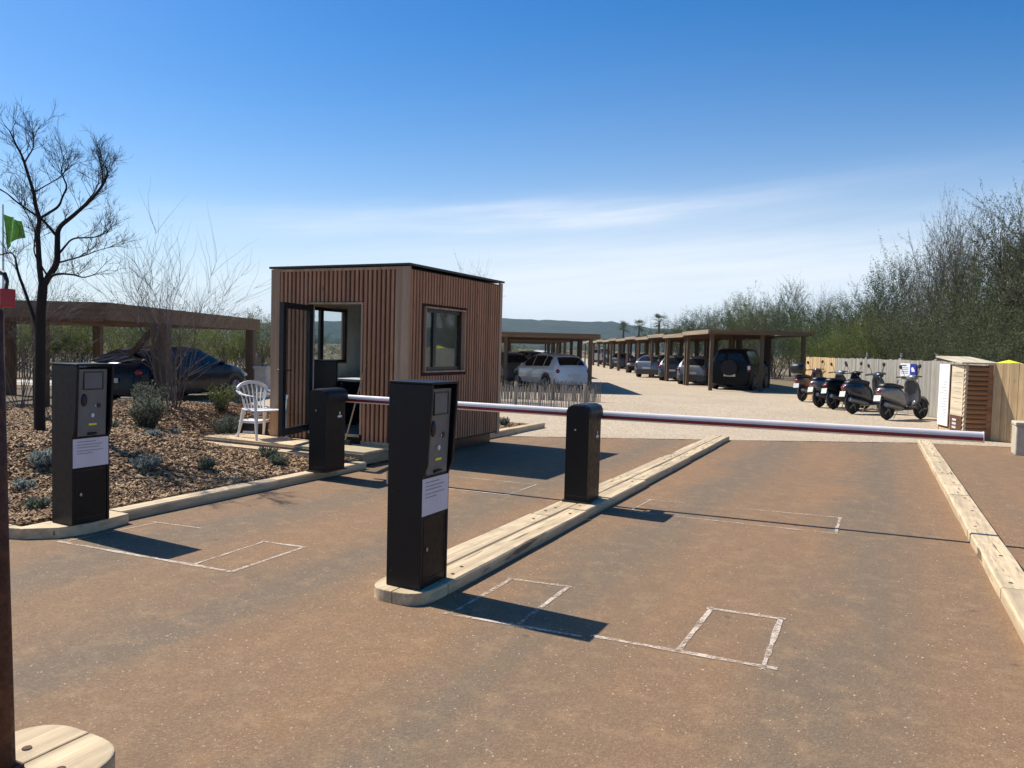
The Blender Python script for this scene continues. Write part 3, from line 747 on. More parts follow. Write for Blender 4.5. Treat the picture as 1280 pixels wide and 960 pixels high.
for i, lb in enumerate(('nearest carport behind the booth, over the white hatchback', 'second carport behind the booth', 'third carport behind the booth', 'fourth carport behind the booth', 'fifth carport of the left row behind the booth', 'farthest carport of the left row behind the booth')):
    c = c1 if i == 0 else copy_tree(c1)
    at_row(c, 3.05-7.4 if True else 0, 30.2 + i*(5.4 if i < 2 else 7.5)); tag(c, lb, group='carports in the left row')
# large carport on the left
big = thing('carport', 'large slatted timber carport on the left sheltering the dark blue car', 'carport', UD(-8.62, 16.3), RR)
zt = 2.40
for (x, y, w) in ((-.05, 2.7, .34), (-.12, 9.3, .26), (-1.6, .35, .24), (-5.2, .35, .24), (-5.2, 9.3, .24), (-5.2, 4.8, .24), (-9.5, .35, .24)):
    MB().bb(x-w/2, x+w/2, y-w/2, y+w/2, -.05, zt-.385).build('post', 'post', big, bev=.01)
br = MB(); br.bar((-.9, 2.8, 1.2), (-.25, 2.75, 1.95), .12, .12); br.bar((-.75, 2.9, .1), (-.9, 2.8, 1.25), .14, .14); br.build('brace', 'post', big)
for x in (-5.2, -9.6): MB().bb(x-.08, x+.08, 0.11, 9.79, zt-.36, zt-.09).build('long_beam', 'beam', big)
MB().bb(-.11, .0, .0, 9.9, zt-.38, zt-.01).build('edge_board', 'beam', big)
MB().bb(-13, -.111, .0, .10, zt-.38, zt-.012).build('end_board', 'beam', big)
MB().bb(-13, -.111, 9.8, 9.9, zt-.38, zt-.012).build('end_board', 'beam', big)
for y in (2.7, 5.4, 8.1): MB().bb(-13, -.112, y-.06, y+.06, zt-.35, zt-.09).build('cross_beam', 'beam', big)
s_ = MB(); y = .12
while y < 9.7: s_.bb(-13, -.113, y, y+.095, zt-.088, zt-.045); y += .17
s_.build('roof_slats', 'beam', big)

# ------------------------------------------------------------------ cars (local: rear at y=-L/2, heading +y)
def interp(tbl, t):
    for (a, va), (b, vb) in zip(tbl[:-1], tbl[1:]):
        if t <= b: k_ = (t-a)/(b-a); k_ = k_*k_*(3-2*k_) if False else k_; return va+(vb-va)*k_
    return tbl[-1][1]
CARS = {
 'hatch': dict(L=4.0, W=1.72, wb=(.80, 3.28), wr=.31,
    top=[(0, .50), (.04, .78), (.09, .93), (.16, 1.0), (.34, 1.20), (.58, 1.38), (.85, 1.445), (1.4, 1.47), (2.0, 1.46), (2.35, 1.40), (2.75, 1.18), (3.05, 1.0), (3.4, .92), (3.75, .80), (3.92, .66), (4.0, .5)],
    belt=[(0, .5), (.1, .86), (.3, .95), (2.9, .88), (3.1, .93), (3.5, .82), (4.0, .48)],
    hw=[(0, .62), (.06, .74), (.25, .83), (.8, .86), (3.1, .86), (3.6, .80), (3.88, .66), (4.0, .5)],
    rw=[(.17, 1.02), (.50, 1.32)], ws=[(2.32, 1.4), (3.0, 1.0)], side=[(.62, 1.05), (1.12, 1.95), (2.02, 2.72)]),
 'wagon': dict(L=4.55, W=1.78, wb=(.95, 3.6), wr=.33,
    top=[(0, .5), (.04, .82), (.10, .98), (.16, 1.03), (.5, 1.22), (.9, 1.38), (1.4, 1.44), (2.1, 1.455), (2.5, 1.40), (3.0, 1.16), (3.3, 1.0), (3.8, .92), (4.2, .80), (4.45, .62), (4.55, .48)],
    belt=[(0, .5), (.1, .90), (.3, .97), (3.1, .92), (3.4, .94), (4.0, .80), (4.55, .46)],
    hw=[(0, .66), (.06, .78), (.25, .86), (.9, .89), (3.5, .89), (4.1, .83), (4.42, .68), (4.55, .5)],
    rw=[(.19, 1.05), (.80, 1.34)], ws=[(2.5, 1.4), (3.25, 1.02)], side=[(.95, 1.4), (1.48, 2.2), (2.28, 2.98)]),
 'suv': dict(L=4.6, W=1.86, wb=(.9, 3.65), wr=.39,
    top=[(0, .62), (.03, 1.05), (.06, 1.30), (.12, 1.66), (.22, 1.84), (.45, 1.88), (1.6, 1.90), (2.6, 1.87), (2.85, 1.80), (3.2, 1.36), (3.3, 1.24), (3.9, 1.18), (4.35, 1.08), (4.52, .85), (4.6, .6)],
    belt=[(0, .6), (.06, 1.18), (3.1, 1.18), (3.4, 1.18), (4.3, 1.0), (4.6, .58)],
    hw=[(0, .80), (.05, .89), (.2, .92), (3.6, .93), (4.3, .88), (4.5, .78), (4.6, .66)],
    rw=[(.062, 1.34), (.125, 1.68)], ws=[(2.88, 1.78), (3.18, 1.4)], side=[(.3, 1.25), (1.33, 2.1), (2.18, 2.9)]),
}
def car(kind, paintm, label, u=None, d=None, head=0, loc=None, group=None, spare=False, lowgrey=True):
    K = CARS[kind]; L, W = K['L'], K['W']
    t = thing('car', label, 'car', loc if loc else UD(u, d), -head, group)
    # section at station s: closed ring of points
    def section(s):
        zt_ = interp(K['top'], s); zb = interp(K['belt'], s); hw = interp(K['hw'], s)
        zb = min(zb, zt_-.02); z0 = .20 + .06*max(0, 1-s/.3) + .05*max(0, 1-(L-s)/.4)
        z0 = min(z0, zb-.15); gh = zt_-zb
        tw = hw*(.93 - .26*min(1, gh/.5))
        half = [(0, z0), (hw*.80, z0), (hw*.96, z0+.06), (hw*1.0, z0+(zb-z0)*.42), (hw*.995, z0+(zb-z0)*.7), (hw*.95, zb), (hw*.95+(tw-hw*.95)*.5, zb+gh*.5), (tw, zt_-gh*.12-.006), (tw*.90, zt_-gh*.03), (tw*.6, zt_), (0, zt_+.012)]
        return half
    st_ = sorted(set([0, .02, .05] + [i*L/56 for i in range(57)] + [x_ for x_, _ in K['top']]))
    rings = []
    for s in st_:
        hf = section(s); full = [(x_, s-L/2, z_) for x_, z_ in hf] + [(-x_, s-L/2, z_) for x_, z_ in hf[-2:0:-1]]
        rings.append(full)
    body = MB().loft(rings).build('body', paintm, t, smooth=True)
    try: body.data.shade_auto_smooth
    except Exception: pass
    es = body.modifiers.new('edges', 'EDGE_SPLIT'); es.split_angle = R(38)
    if lowgrey:
        lb = MB(); rr = []
        for s in [x_ for x_ in st_ if x_ < .30]:
            hf = section(s); hw = hf[3][0]; rr.append([(x_, s-L/2-.006, z_) for x_, z_ in ((0, .22), (hw*.8, .22), (hw+.006, .30), (hw+.008, .50), (hw*.9, .52), (-hw*.9, .52), (-hw-.008, .50), (-hw-.006, .30), (-hw*.8, .22))])
        lb.loft(rr); lb.build('rear_bumper', 'bumper', t)
    # glass
    def pt(s, a, b, f, out=.007, sx=1):
        hf = section(s); p_, q_ = hf[a], hf[b]
        v_ = Vector((p_[0]+(q_[0]-p_[0])*f, s-L/2, p_[1]+(q_[1]-p_[1])*f)); v_.x = (v_.x+out)*sx; return v_
    for sx in (-1, 1):
        for a, b in K['side']:
            g = MB(); n_ = 8; vs = []
            for i in range(n_+1):
                s = a+(b-a)*i/n_; hf = section(s)
                z1 = hf[7][1]-.02; z0_ = hf[5][1]+.03
                for f in (0, .5, 1):
                    z_ = z0_+(z1-z0_)*f
                    # x on the pillar line
                    for (pa, pb) in ((5, 6), (6, 7)):
                        if hf[pa][1] <= z_ <= hf[pb][1]+1e-6:
                            xx = hf[pa][0]+(hf[pb][0]-hf[pa][0])*(z_-hf[pa][1])/max(1e-4, hf[pb][1]-hf[pa][1]); break
                    else: xx = hf[7][0]
                    vs.append(((xx+.009)*sx, s-L/2, z_))
            g.add(vs, [(i*3+j, i*3+j+1, (i+1)*3+j+1, (i+1)*3+j) for i in range(n_) for j in range(2)])
            g.build('side_window', 'carglass', t, smooth=True)
    for nm, (A_, B_) in (('rear_window', K['rw']), ('windscreen', K['ws'])):
        g = MB(); n_ = 8; vs = []; dn = Vector((0, -.012 if nm == 'rear_window' else .012, .008))
        for i in range(n_+1):
            s = A_[0]+(B_[0]-A_[0])*i/n_; hf = section(s)
            for j in range(9):
                f = (j-4)/4; ww = hf[8][0]*.92; zz = hf[10][1]-.02*abs(f)**2.5 if abs(f) < 1 else hf[8][1]+.0
                vs.append(Vector((ww*f, s-L/2, zz))+dn)
        g.add(vs, [(i*9+j, i*9+j+1, (i+1)*9+j+1, (i+1)*9+j) for i in range(n_) for j in range(8)])
        g.build(nm, 'carglass', t, smooth=True)
    # wheels
    for y in K['wb']:
        for sx in (-1, 1):
            xo = sx*(interp(K['hw'], y)); r_ = K['wr']
            MB().tube([(xo-sx*.12, y-L/2, r_+.035), (xo+sx*.010, y-L/2, r_+.035)], r_+.055, 26).build('wheel_arch', 'black', t)
            w = MB(); w.tube([(xo-sx*.19, y-L/2, r_), (xo-sx*.18, y-L/2, r_), (xo-sx*.01, y-L/2, r_), (xo+sx*.014, y-L/2, r_)], [r_*.9, r_, r_, r_*.92], 26)
            wo = w.build('wheel', 'tyre', t)
            rm = MB(); rm.tube([(xo+sx*.005, y-L/2, r_), (xo+sx*.019, y-L/2, r_)], r_*.62, 20, cap=True)
            for i in range(5):
                a = i*1.2566; rm.bar((xo+sx*.021, y-L/2, r_), (xo+sx*.021, y-L/2+r_*.6*math.cos(a), r_+r_*.6*math.sin(a)), .012, .035)
            rm.build('rim', 'rim', wo)
    # lamps, plate, mirrors
    for sx in (-1, 1):
        zl = interp(K['belt'], .15)
        h_ = .52 if kind == 'suv' else .2
        hw = interp(K['hw'], .1)
        MB().ell((sx*(hw*.92), -L/2+.10, zl-.10 if kind != 'suv' else .98), (.075, .10, h_*.42), 14, 8).build('tail_light', 'tail', t, smooth=True)
        hw = interp(K['hw'], L-.3)
        MB().ell((sx*(hw*.80), L/2-.26, interp(K['top'], L-.3)-.11), (.15, .16, .07), 14, 8).build('headlight', 'lamp', t, smooth=True)
        sm = K['side'][-1][1]-.12; hf = section(sm)
        mm = MB(); mm.ell((sx*(hf[5][0]+.12), sm-L/2, hf[5][1]+.10), (.10, .06, .065), 12, 8); mm.bar((sx*hf[5][0]*.97, sm-L/2, hf[5][1]+.03), (sx*(hf[5][0]+.08), sm-L/2, hf[5][1]+.07), .04, .04)
        mm.build('wing_mirror', paintm, t, smooth=True)
    MB().bb(-.26, .26, -L/2-.022, -L/2-.004, .56 if kind != 'suv' else .62, .67 if kind != 'suv' else .73).build('licence_plate', 'plate', t)
    if spare:
        MB().tube([(0, -L/2-.20, 1.02), (0, -L/2+.02, 1.02)], .36, 26).build('spare_wheel', 'tyre', t)
        for sx in (-1, 1): MB().bb(sx*.85-.06, sx*.85+.06, -L/2-.03, -L/2+.05, .95, 1.12).build('reflector', 'lamp', t)
    return t
NV = 'dark blue estate car parked under the large carport on the left'
a = car('wagon', 'carnavy', NV, head=-(YAW)+R(14), loc=UD(-9.2, 20.95), lowgrey=False); a.scale = (1.05, 1.06, 1)
car('hatch', 'carwhite', 'white hatchback parked under the carport behind the booth', 1.55, 32.3, -YAW-R(27), lowgrey=False)
car('hatch', 'carsilver', 'pale silver car half hidden behind the white hatchback', -.6, 35.6, -YAW-R(27), lowgrey=False)
car('wagon', 'carblack', 'black car beside the pale silver one behind the booth', -1.9, 40.0, -YAW-R(27), lowgrey=False)
car('hatch', 'carred', 'small red car far back behind the booth', -1.5, 47, -YAW-R(27), lowgrey=False)
car('hatch', 'cargrey', 'grey car far back in the left row', 1.0, 55, -YAW-R(27), lowgrey=False)
car('hatch', 'carwhite', 'distant white car at the far end of the left row', 2.5, 74, -YAW-R(27), lowgrey=False)
EH = R(3)
car('suv', 'carblack', 'big black off roader with a spare wheel under the nearest right carport', 10.95, 36.8, EH, spare=True, lowgrey=False)
car('hatch', 'carsilver', 'light silver hatchback beside the black off roader', 10.1, 40.9, EH)
car('hatch', 'cargrey', 'dark grey hatchback third from the front in the right row', 10.0, 45.5, EH)
car('wagon', 'carsilver', 'silver hatchback with its whole rear in view, fourth in the right row', 9.55, 50.5, EH)
car('wagon', 'carblack', 'black car facing out past the silver one in the right row', 10.3, 59.5, EH+math.pi)
car('hatch', 'cargrey', 'grey car far along the right row', 10.5, 72, EH)
car('suv', 'carwhite', 'white van like car near the far end of the right row', 10.8, 92, EH)

# ------------------------------------------------------------------ scooters (local: heading +y)
def scooter(paintm, label, x, y, head, lean=6, box=None, leg=None, big=False, seatm='black'):
    t = thing('scooter', label, 'scooter', (x, y, 0), -head, 'scooters parked by the plank fence')
    t.rotation_euler = (0, R(-lean), -head); t.scale = (1.1, 1.04, 1.16)
    rw = .25
    for nm, yy in (('rear_wheel', -.64), ('front_wheel', .66)):
        w = MB(); n_ = 22; prof = [(-.05, rw*.72), (-.055, rw*.9), (0, rw), (.055, rw*.9), (.05, rw*.72)]
        w.loft([[(px_, yy+pr*math.cos(2*math.pi*k_/n_), rw+pr*math.sin(2*math.pi*k_/n_)) for k_ in range(n_)] for px_, pr in prof], cap=True)
        wo = w.build(nm, 'tyre', t, smooth=False)
        rm = MB(); rm.tube([(-.056, yy, rw), (.056, yy, rw)], .05, 10)
        for i in range(5):
            a = i*1.2566
            for sx in (-.054, .054): rm.bar((sx, yy, rw), (sx, yy+rw*.72*math.cos(a), rw+rw*.72*math.sin(a)), .008, .03)
        rm.build('rim', 'rim', wo)
    k_ = 1.15 if big else 1.0
    # rear cowl
    b = MB(); b.loft([ring(-.95, .66, .05, .05), ring(-.88, .64, .12*k_, .10*k_), ring(-.70, .60, .17*k_, .17*k_), ring(-.45, .56, .19*k_, .20*k_), ring(-.2, .50, .17*k_, .22), ring(-.06, .44, .13, .18), ring(.0, .38, .10, .10)])
    b.build('rear_cowl', paintm, t, smooth=True)
    u_ = MB(); u_.loft([ring(-.80, .42, .05, .05), ring(-.62, .36, .12, .11), ring(-.35, .32, .13, .12), ring(-.1, .28, .10, .08)]); u_.build('engine', 'darkmetal', t, smooth=True)
    s_ = MB(); s_.loft([ring(-.86, .77, .07, .03), ring(-.75, .80, .13, .05), ring(-.5, .795, .15, .05), ring(-.28, .765, .14, .05), ring(-.12, .75, .10, .04), ring(-.06, .73, .05, .03)]); s_.build('seat', seatm, t, smooth=True)
    MB().loft([ring(-.15, .27, .14, .04), ring(.1, .25, .16, .035), ring(.36, .27, .15, .04), ring(.42, .32, .12, .05)]).build('footboard', 'black', t, smooth=True)
    # leg shield: curved plate leaning with the steering column
    L_ = MB(); rr = []
    for z_, y_, w_ in ((.28, .40, .13), (.45, .42, .19), (.65, .40, .21), (.82, .36, .18), (.94, .32, .10)):
        rr.append([(w_*f, y_ - .07*f*f + dd, z_) for f, dd in [(-1, 0), (-.6, 0), (-.2, 0), (.2, 0), (.6, 0), (1, 0)]] + [(w_*f, y_ - .07*f*f + .05, z_) for f in (1, .6, .2, -.2, -.6, -1)])
    L_.loft(rr); L_.build('leg_shield', leg or paintm, t, smooth=True)
    fo = MB(); fo.tube([(0, .36, .92), (0, .52, .5), (.07, .60, .38), (.07, .66, rw)], [.03, .03, .022, .02], 8); fo.tube([(0, .52, .5), (-.07, .60, .38), (-.07, .66, rw)], [.03, .022, .02], 8); fo.build('fork', 'darkmetal', t)
    fd = MB(); n_ = 9; rr = []
    for i in range(n_):
        a = R(15+150*i/(n_-1)); rr.append([(xx, .66+(rw+.035+zz)*math.cos(a), rw+(rw+.035+zz)*math.sin(a)) for xx, zz in ((-.075, -.03), (-.05, .012), (0, .025), (.05, .012), (.075, -.03), (0, .005))])
    fd.loft(rr); fd.build('front_mudguard', paintm, t, smooth=True)
    hb = MB(); hb.tube([(-.34, .22, .99), (-.2, .27, 1.0), (0, .33, .98), (.2, .27, 1.0), (.34, .22, .99)], .016, 8); hb.build('handlebar', 'black', t)
    hs = MB(); hs.ell((0, .34, .97), (.16, .10, .075), 14, 8); hs.build('headset', paintm, t, smooth=True)
    MB().ell((0, .43, .96), (.07, .03, .055), 12, 8).build('headlight', 'lamp', t, smooth=True)
    for sx in (-1, 1):
        m1 = MB(); m1.tube([(sx*.17, .29, 1.02), (sx*.22, .30, 1.14), (sx*.25, .28, 1.2)], .006, 6); m1.ell((sx*.26, .27, 1.23), (.045, .012, .055), 12, 8, rot=Matrix.Rotation(sx*.5, 3, 'Y')); m1.build('mirror', 'black', t)
    MB().tube([(.14, -.2, .26), (.15, -.45, .28), (.16, -.90, .36)], [.02, .045, .05], 12).build('exhaust', 'rim', t)
    ms = MB(); ms.bar((0, -.78, .55), (0, -.98, .42), .14, .02); ms.build('rear_mudguard', 'black', t)
    MB().box((0, -.99, .50), (.19, .008, .14), rot=Matrix.Rotation(R(-18), 3, 'X')).build('licence_plate', 'plate', t)
    MB().ell((0, -.94, .66), (.09, .04, .04), 12, 8).build('tail_light', 'tail', t, smooth=True)
    MB().tube([(-.10, -.05, .24), (-.30, .02, 0.02)], .012, 6).build('kickstand', 'steel', t)
    if box:
        bx = MB(); bx.loft([ring(-1.06, 1.03, .12, .08, p=3), ring(-1.02, 1.02, .20, .14, p=3), ring(-.85, 1.02, .24, .17, p=3), ring(-.68, 1.0, .20, .14, p=3), ring(-.64, 1.0, .12, .09, p=3)])
        bx.build('top_box', box, t, smooth=True)
        rk = MB(); rk.bb(-.08, .08, -1.0, -.7, .84, .87); rk.build('rack', 'steel', t)
    return t
scooter('scsilver', 'silver grey scooter nearest the info cabinet, propped upright', .50, 23.2, R(38), 4, leg='bumper')
scooter('slate', 'large slate blue scooter, second from the info cabinet', -.35, 24.75, R(43), 5, big=True)
scooter('scgreen', 'dark green scooter half hidden behind the slate blue one', -.35, 26.2, R(42), 6)
scooter('carblack', 'black scooter in the middle of the row beside the silver tailed one', -.98, 26.4, R(40), 6)
scooter('scsilver', 'scooter with a pale tail and long black seat, second from the far end', -1.45, 27.0, R(38), 6, leg='black')
scooter('maroon', 'maroon scooter with a large black top box at the far end', -2.35, 30.0, R(26), 5, box='black')

# ------------------------------------------------------------------ fences
def plankfence(name, label, p0, p1, h, mats, pw=.14, posts=()):
    p0, p1 = Vector(p0+(0,)), Vector(p1+(0,)); d = p1-p0; L = d.length; a = math.atan2(d.y, d.x)
    t = thing('plank_fence', label, 'fence', p0, a)
    groups = {}
    x = 0; i = 0
    while x < L:
        w = pw*rnd.uniform(.8, 1.15); f = x/L
        m_ = mats(f); mb = groups.setdefault(m_, MB())
        mb.bb(x, x+w-.006, rnd.uniform(-.012, .0), .022, .01, h+rnd.uniform(-.015, .015)); x += w; i += 1
    for m_, mb in groups.items(): mb.build('boards', m_, t)
    rl = MB(); rl.bb(0, L, .025, .075, .35, .43); rl.bb(0, L, .025, .075, h-.35, h-.27); rl.build('rails', 'fencegrey', t)
    for px_ in posts:
        po = MB().bb(px_-.05, px_+.05, .08, .17, 0, h+.05).build('post', 'fencegrey', t)
        c = MB(); c.tube([(px_, .12, h+.05), (px_, .12, h+.20)], .018, 8); c.tube([(px_, .12, h+.10), (px_, .12, h+.14)], .04, 8); c.tube([(px_, .12, h+.17), (px_, .12, h+.20)], .04, 8); c.build('finial', 'steel', po)
    return t
f1 = plankfence('plank_fence', 'weathered plank fence behind the scooters, fresh boards at its far end', (-2.75, 31.4), (1.5, 24.4), 1.60, lambda f: 'fencenew' if (f < .26) else 'fencegrey', posts=(4.0, 5.9, 7.6))
plankfence('plank_fence', 'short run of plank fence closing the gap behind the info cabinet', (1.52, 24.4), (2.1, 19.3), 1.58, lambda f: 'fencegrey')
plankfence('plank_fence', 'fresh plank fence to the right of the info cabinet', (2.0, 18.46), (6.9, 15.5), 1.60, lambda f: 'fencenew', .16)
# sign on the fence
dv = (Vector((1.5, 24.4, 0))-Vector((-2.75, 31.4, 0))).normalized()
sg = thing('notice_sign', 'small white and blue notice sign on the weathered plank fence', 'sign', Vector((-2.75, 31.4, 0))+dv*6.15+Vector((dv.y, -dv.x, 0))*.03, math.atan2(dv.y, dv.x))
MB().bb(0, .48, -.016, -.004, 1.08, 1.50).build('white_panel', 'white', sg)
MB().bb(.482, .78, -.018, -.004, 1.10, 1.49).build('blue_panel', 'blue', sg)
x_ = MB(); x_.bb(.05, .30, -.019, -.0165, 1.42, 1.45); 
for z_ in (1.36, 1.31, 1.25, 1.2): x_.bb(.05, .40, -.019, -.0165, z_, z_+.012)
x_.build('print', 'blue', sg)
x_ = MB(); x_.ell((.60, -.020, 1.34), (.06, .003, .05), 12, 8); x_.prism([(.56, 1.32), (.66, 1.36), (.72, 1.30), (.70, 1.24), (.64, 1.27), (.58, 1.24)], -.022, -.0185, 'y'); x_.build('pictogram', 'white', sg)

# info cabinet
kb = (1.50, 18.35); ka = math.atan2(.29, .957)
ki = thing('info_cabinet', 'pale timber info cabinet with split log sides and a slanting lid', 'info cabinet', (kb[0], kb[1], 0), ka)
# local: x along the log side (to the right), y along the board side (away)
W_, D_ = .49, 1.30
lg = MB(); z_ = .05
while z_ < 1.52:
    lg.tube([(.03, -.005, z_+.045), (W_-.08, -.005, z_+.045)], .047, 10); z_ += .098
lg.build('log_side', 'log', ki)
MB().bb(W_-.075, W_+.02, -.03, .02, .0, 1.56).build('corner_post', 'log', ki, bev=.005)
MB().bb(-.012, .03, -.03, .03, .0, 1.56).build('corner_post', 'fencenew', ki, bev=.005)
MB().bb(.03, W_, .03, D_, 0, 1.54).build('carcass', 'log', ki)
lt = MB(); z_ = .05
while z_ < 1.5:
    lt.tube([(.01, -.035, z_+.045), (.01, .02, z_+.045)], .040, 8); z_ += .098
lt.build('log_ends', 'paleply', ki)
pb = MB().bb(-.02, -.001, .06, .66, .47, 1.53).build('pale_panel', 'paleply', ki, bev=.003)
ln = MB()
for z_, w_ in ((1.38, .3), (1.30, .42), (1.17, .36), (1.05, .42), (.97, .3), (.84, .42), (.76, .34)): ln.bb(-.0225, -.0202, .14, .14+w_, z_, z_+.008)
ln.build('engraved_lines', 'beamp', pb)
lb = MB().bb(-.02, -.001, .06, .66, .16, .465).build('brown_label', 'brownlabel', ki)
tx = MB()
for z_ in (.40, .32, .24):
    for i in range(5): tx.bb(-.0225, -.0202, .34+.045*i*.9, .34+.045*i*.9+.030, z_-.045, z_)
tx.build('white_figures', 'white', lb)
wp = MB().bb(-.04, -.02, .74, D_, .20, 1.55).build('white_board', 'white', ki, bev=.003)
ln = MB()
for i in range(13): ln.bb(-.0425, -.0402, .82, .82+rnd.uniform(.16, .38), 1.15-i*.06, 1.158-i*.06)
ln.build('faint_print', 'ink', wp)
MB().bb(-.012, .03, .665, .695, 0, 1.55).build('upright', 'fencenew', ki)
MB().bb(-.012, .03, D_+.001, D_+.04, 0, 1.56).build('upright', 'fencenew', ki)
MB().bb(.0, .03, .06, D_, .02, .15).build('kick_board', 'fencenew', ki)
rf = MB(); rf.box((W_/2, D_/2, 1.645), (W_+.22, D_+.12, .035), rot=Matrix.Rotation(R(5), 3, 'X')); rf.build('lid', 'paleply', ki, bev=.004)

def paling(label, p0, p1, h, mat, step=.085, group=None, z0=0, posts=2.0):
    p0, p1 = Vector(p0), Vector(p1); d = p1-p0; L = d.length; a = math.atan2(d.y, d.x)
    t = thing('paling_fence', label, 'fence', p0, a, group)
    mb = MB(); x = 0
    while x < L:
        hh = h*rnd.uniform(.82, 1.06); w = rnd.uniform(.03, .05); lx = rnd.uniform(-.03, .03)
        mb.bar((x, rnd.uniform(-.01, .01), z0), (x+lx, rnd.uniform(-.02, .02), z0+hh), w, w*.6); x += step*rnd.uniform(.7, 1.3)
    mb.build('palings', mat, t)
    x = 0; 
    while x <= L:
        MB().tube([(x, .04, 0), (x, .04, h*1.12)], .045, 8).build('post', mat, t); x += posts
    wr_ = MB(); wr_.tube([(0, .015, h*.3), (L, .015, h*.3)], .004, 5); wr_.tube([(0, .015, h*.75), (L, .015, h*.75)], .004, 5); wr_.build('wire', 'steel', t)
    return t
paling('low chestnut paling fence just behind the booth', (-11.5, 19.4, 0), (-7.42, 20.7, 0), .60, 'paling', .046)
paling('second paling fence in front of the white hatchback', (-13.5, 21.9, 0), (-8.1, 23.2, 0), .62, 'palingd', .05)
paling('grey paling fence in front of the bushes beyond the large carport', UD(-22, 29.5), UD(-8.2, 30.2), 1.05, 'palingd', .11)
cb = thing('concrete_pillar', 'low pale concrete pillar seen past the plastic chair', 'pillar', UD(-8.25, 25.4), .3)
MB().bb(-.2, .2, -.2, .2, -.02, .75).build('shaft', 'concrete', cb, bev=.01)
MB().bb(-.24, .24, -.24, .24, .751, .83).build('cap', 'concrete', cb, bev=.01)
sheet('side_road', [tuple(UD(-30, 26.4).xy), tuple(UD(-8.9, 26.6).xy), tuple(UD(-8.9, 28.6).xy), tuple(UD(-30, 28.4).xy)], .012, 'concrete')

# right edge: block with post, parasol
bk_ = thing('stone_block', 'pale stone block at the right end of the path', 'block', (2.32, 16.1, 0))
MB().bb(-.22, .3, -.2, .3, 0, .52).build('block', 'stone', bk_, bev=.02)
MB().bb(-.235, .315, -.215, .315, .521, .585).build('coping', 'stone', bk_, bev=.012)
pp = thing('brown_post', 'dark brown post with a pale cap standing on the stone block', 'post', (2.36, 16.12, .586))
MB().bb(-.06, .06, -.06, .06, 0, .95).build('shaft', 'rust', pp, bev=.006)
x_ = MB(); x_.tube([(0, 0, .95), (0, 0, 1.0), (0, 0, 1.1), (0, 0, 1.14)], [.03, .06, .06, .02], 12); x_.build('cap', 'white', pp)
pa = thing('parasol', 'bright yellow parasol top showing above the fresh plank fence', 'parasol', tuple(UD(.6458*21, 21)))
pm = MB(); n_ = 8; vs = [(0, 0, 1.68)]+[(.42*math.cos(i*.7854), .42*math.sin(i*.7854), 1.56) for i in range(8)]+[(.42*math.cos(i*.7854), .42*math.sin(i*.7854), 1.50) for i in range(8)]
pm.add(vs, [(0, 1+i, 1+(i+1) % 8) for i in range(8)]+[(1+i, 9+i, 9+(i+1) % 8, 1+(i+1) % 8) for i in range(8)]); pm.build('canopy', 'parasol', pa)
MB().tube([(0, 0, .05), (0, 0, 1.68)], .02, 8).build('pole', 'white', pa)
MB().tube([(0, 0, 0), (0, 0, .06)], .22, 16).build('base', 'stone', pa)

# near left rusty post with red fitting
rp = thing('rusty_post', 'tall rust brown post at the left edge carrying a red fitting', 'post', (-2.765, 1.60, .121))
MB().tube([(.028, 0, 0), (-.005, 0, .8), (-.03, 0, 1.62)], .045, 14).build('shaft', 'rust', rp, smooth=True)
MB().bb(-.03, .08, -.05, .05, -.0005, .012).build('foot_plate', 'rust', rp)
MB().bb(.012, .085, -.025, .025, 1.622, 1.685).build('red_box', 'red', rp, bev=.004)
hk = MB(); hk.tube([(-.12, 0, 1.745), (.03, 0, 1.745), (.062, 0, 1.735), (.078, 0, 1.71), (.07, 0, 1.68)], [.012, .012, .008, .006, .006], 8); hk.build('curved_bracket', 'darkmetal', rp)
# flag
fp = thing('flag_pole', 'green flag on a thin white pole beyond the large carport', 'flag', (-50.8, 30, 0))
MB().tube([(0, 0, 0), (0, 0, 9.9)], [.09, .05], 8).build('pole', 'white', fp)
fg = MB(); n_ = 10; vs = []
for i in range(n_+1):
    f = i/n_
    for j in range(6):
        g_ = j/5; vs.append((.05+2.0*f, .25*math.sin(f*6+g_), 9.3 - g_*(2.2-.6*f) - .9*f*(1-g_)*.6 + .12*math.sin(f*9)*(g_-.5)))
fg.add(vs, [(i*6+j, i*6+j+1, (i+1)*6+j+1, (i+1)*6+j) for i in range(n_) for j in range(5)]); fg.build('cloth', 'flag', fp)

# ------------------------------------------------------------------ vegetation
RMIN = .002
def twigs(mb, p, d, L, r, lvl, rg, up=.25, spread=.6, n=5, leafcb=None, nseg=3):
    """a branch of a few segments with recursive twigs"""
    pts = [p]; q = p.copy(); dd = d.normalized()
    for i in range(nseg):
        dd = (dd + Vector((rg.gauss(0, .16), rg.gauss(0, .16), rg.gauss(0, .12)+up*.3))).normalized()
        q = q + dd*(L/nseg); pts.append(q.copy())
    rs = [r*(1-.75*i/nseg) for i in range(nseg+1)]
    mb.tube(pts, rs, 5 if r > .02 else (4 if r > .006 else 3), cap=False)
    if leafcb and lvl <= 1: leafcb(pts)
    if lvl <= 0: return
    for k_ in range(n):
        f = rg.uniform(.25, 1.0); i = min(nseg-1, int(f*nseg)); a = pts[i].lerp(pts[i+1], f*nseg-i)
        base = (pts[i+1]-pts[i]).normalized()
        side = Vector((rg.gauss(0, 1), rg.gauss(0, 1), rg.gauss(0, .6))).normalized()
        twigs(mb, a, base*(1-spread*.4)+side*spread, L*rg.uniform(.45, .7), max(RMIN, rs[i]*.5), lvl-1, rg, up, spread, n, leafcb, nseg)

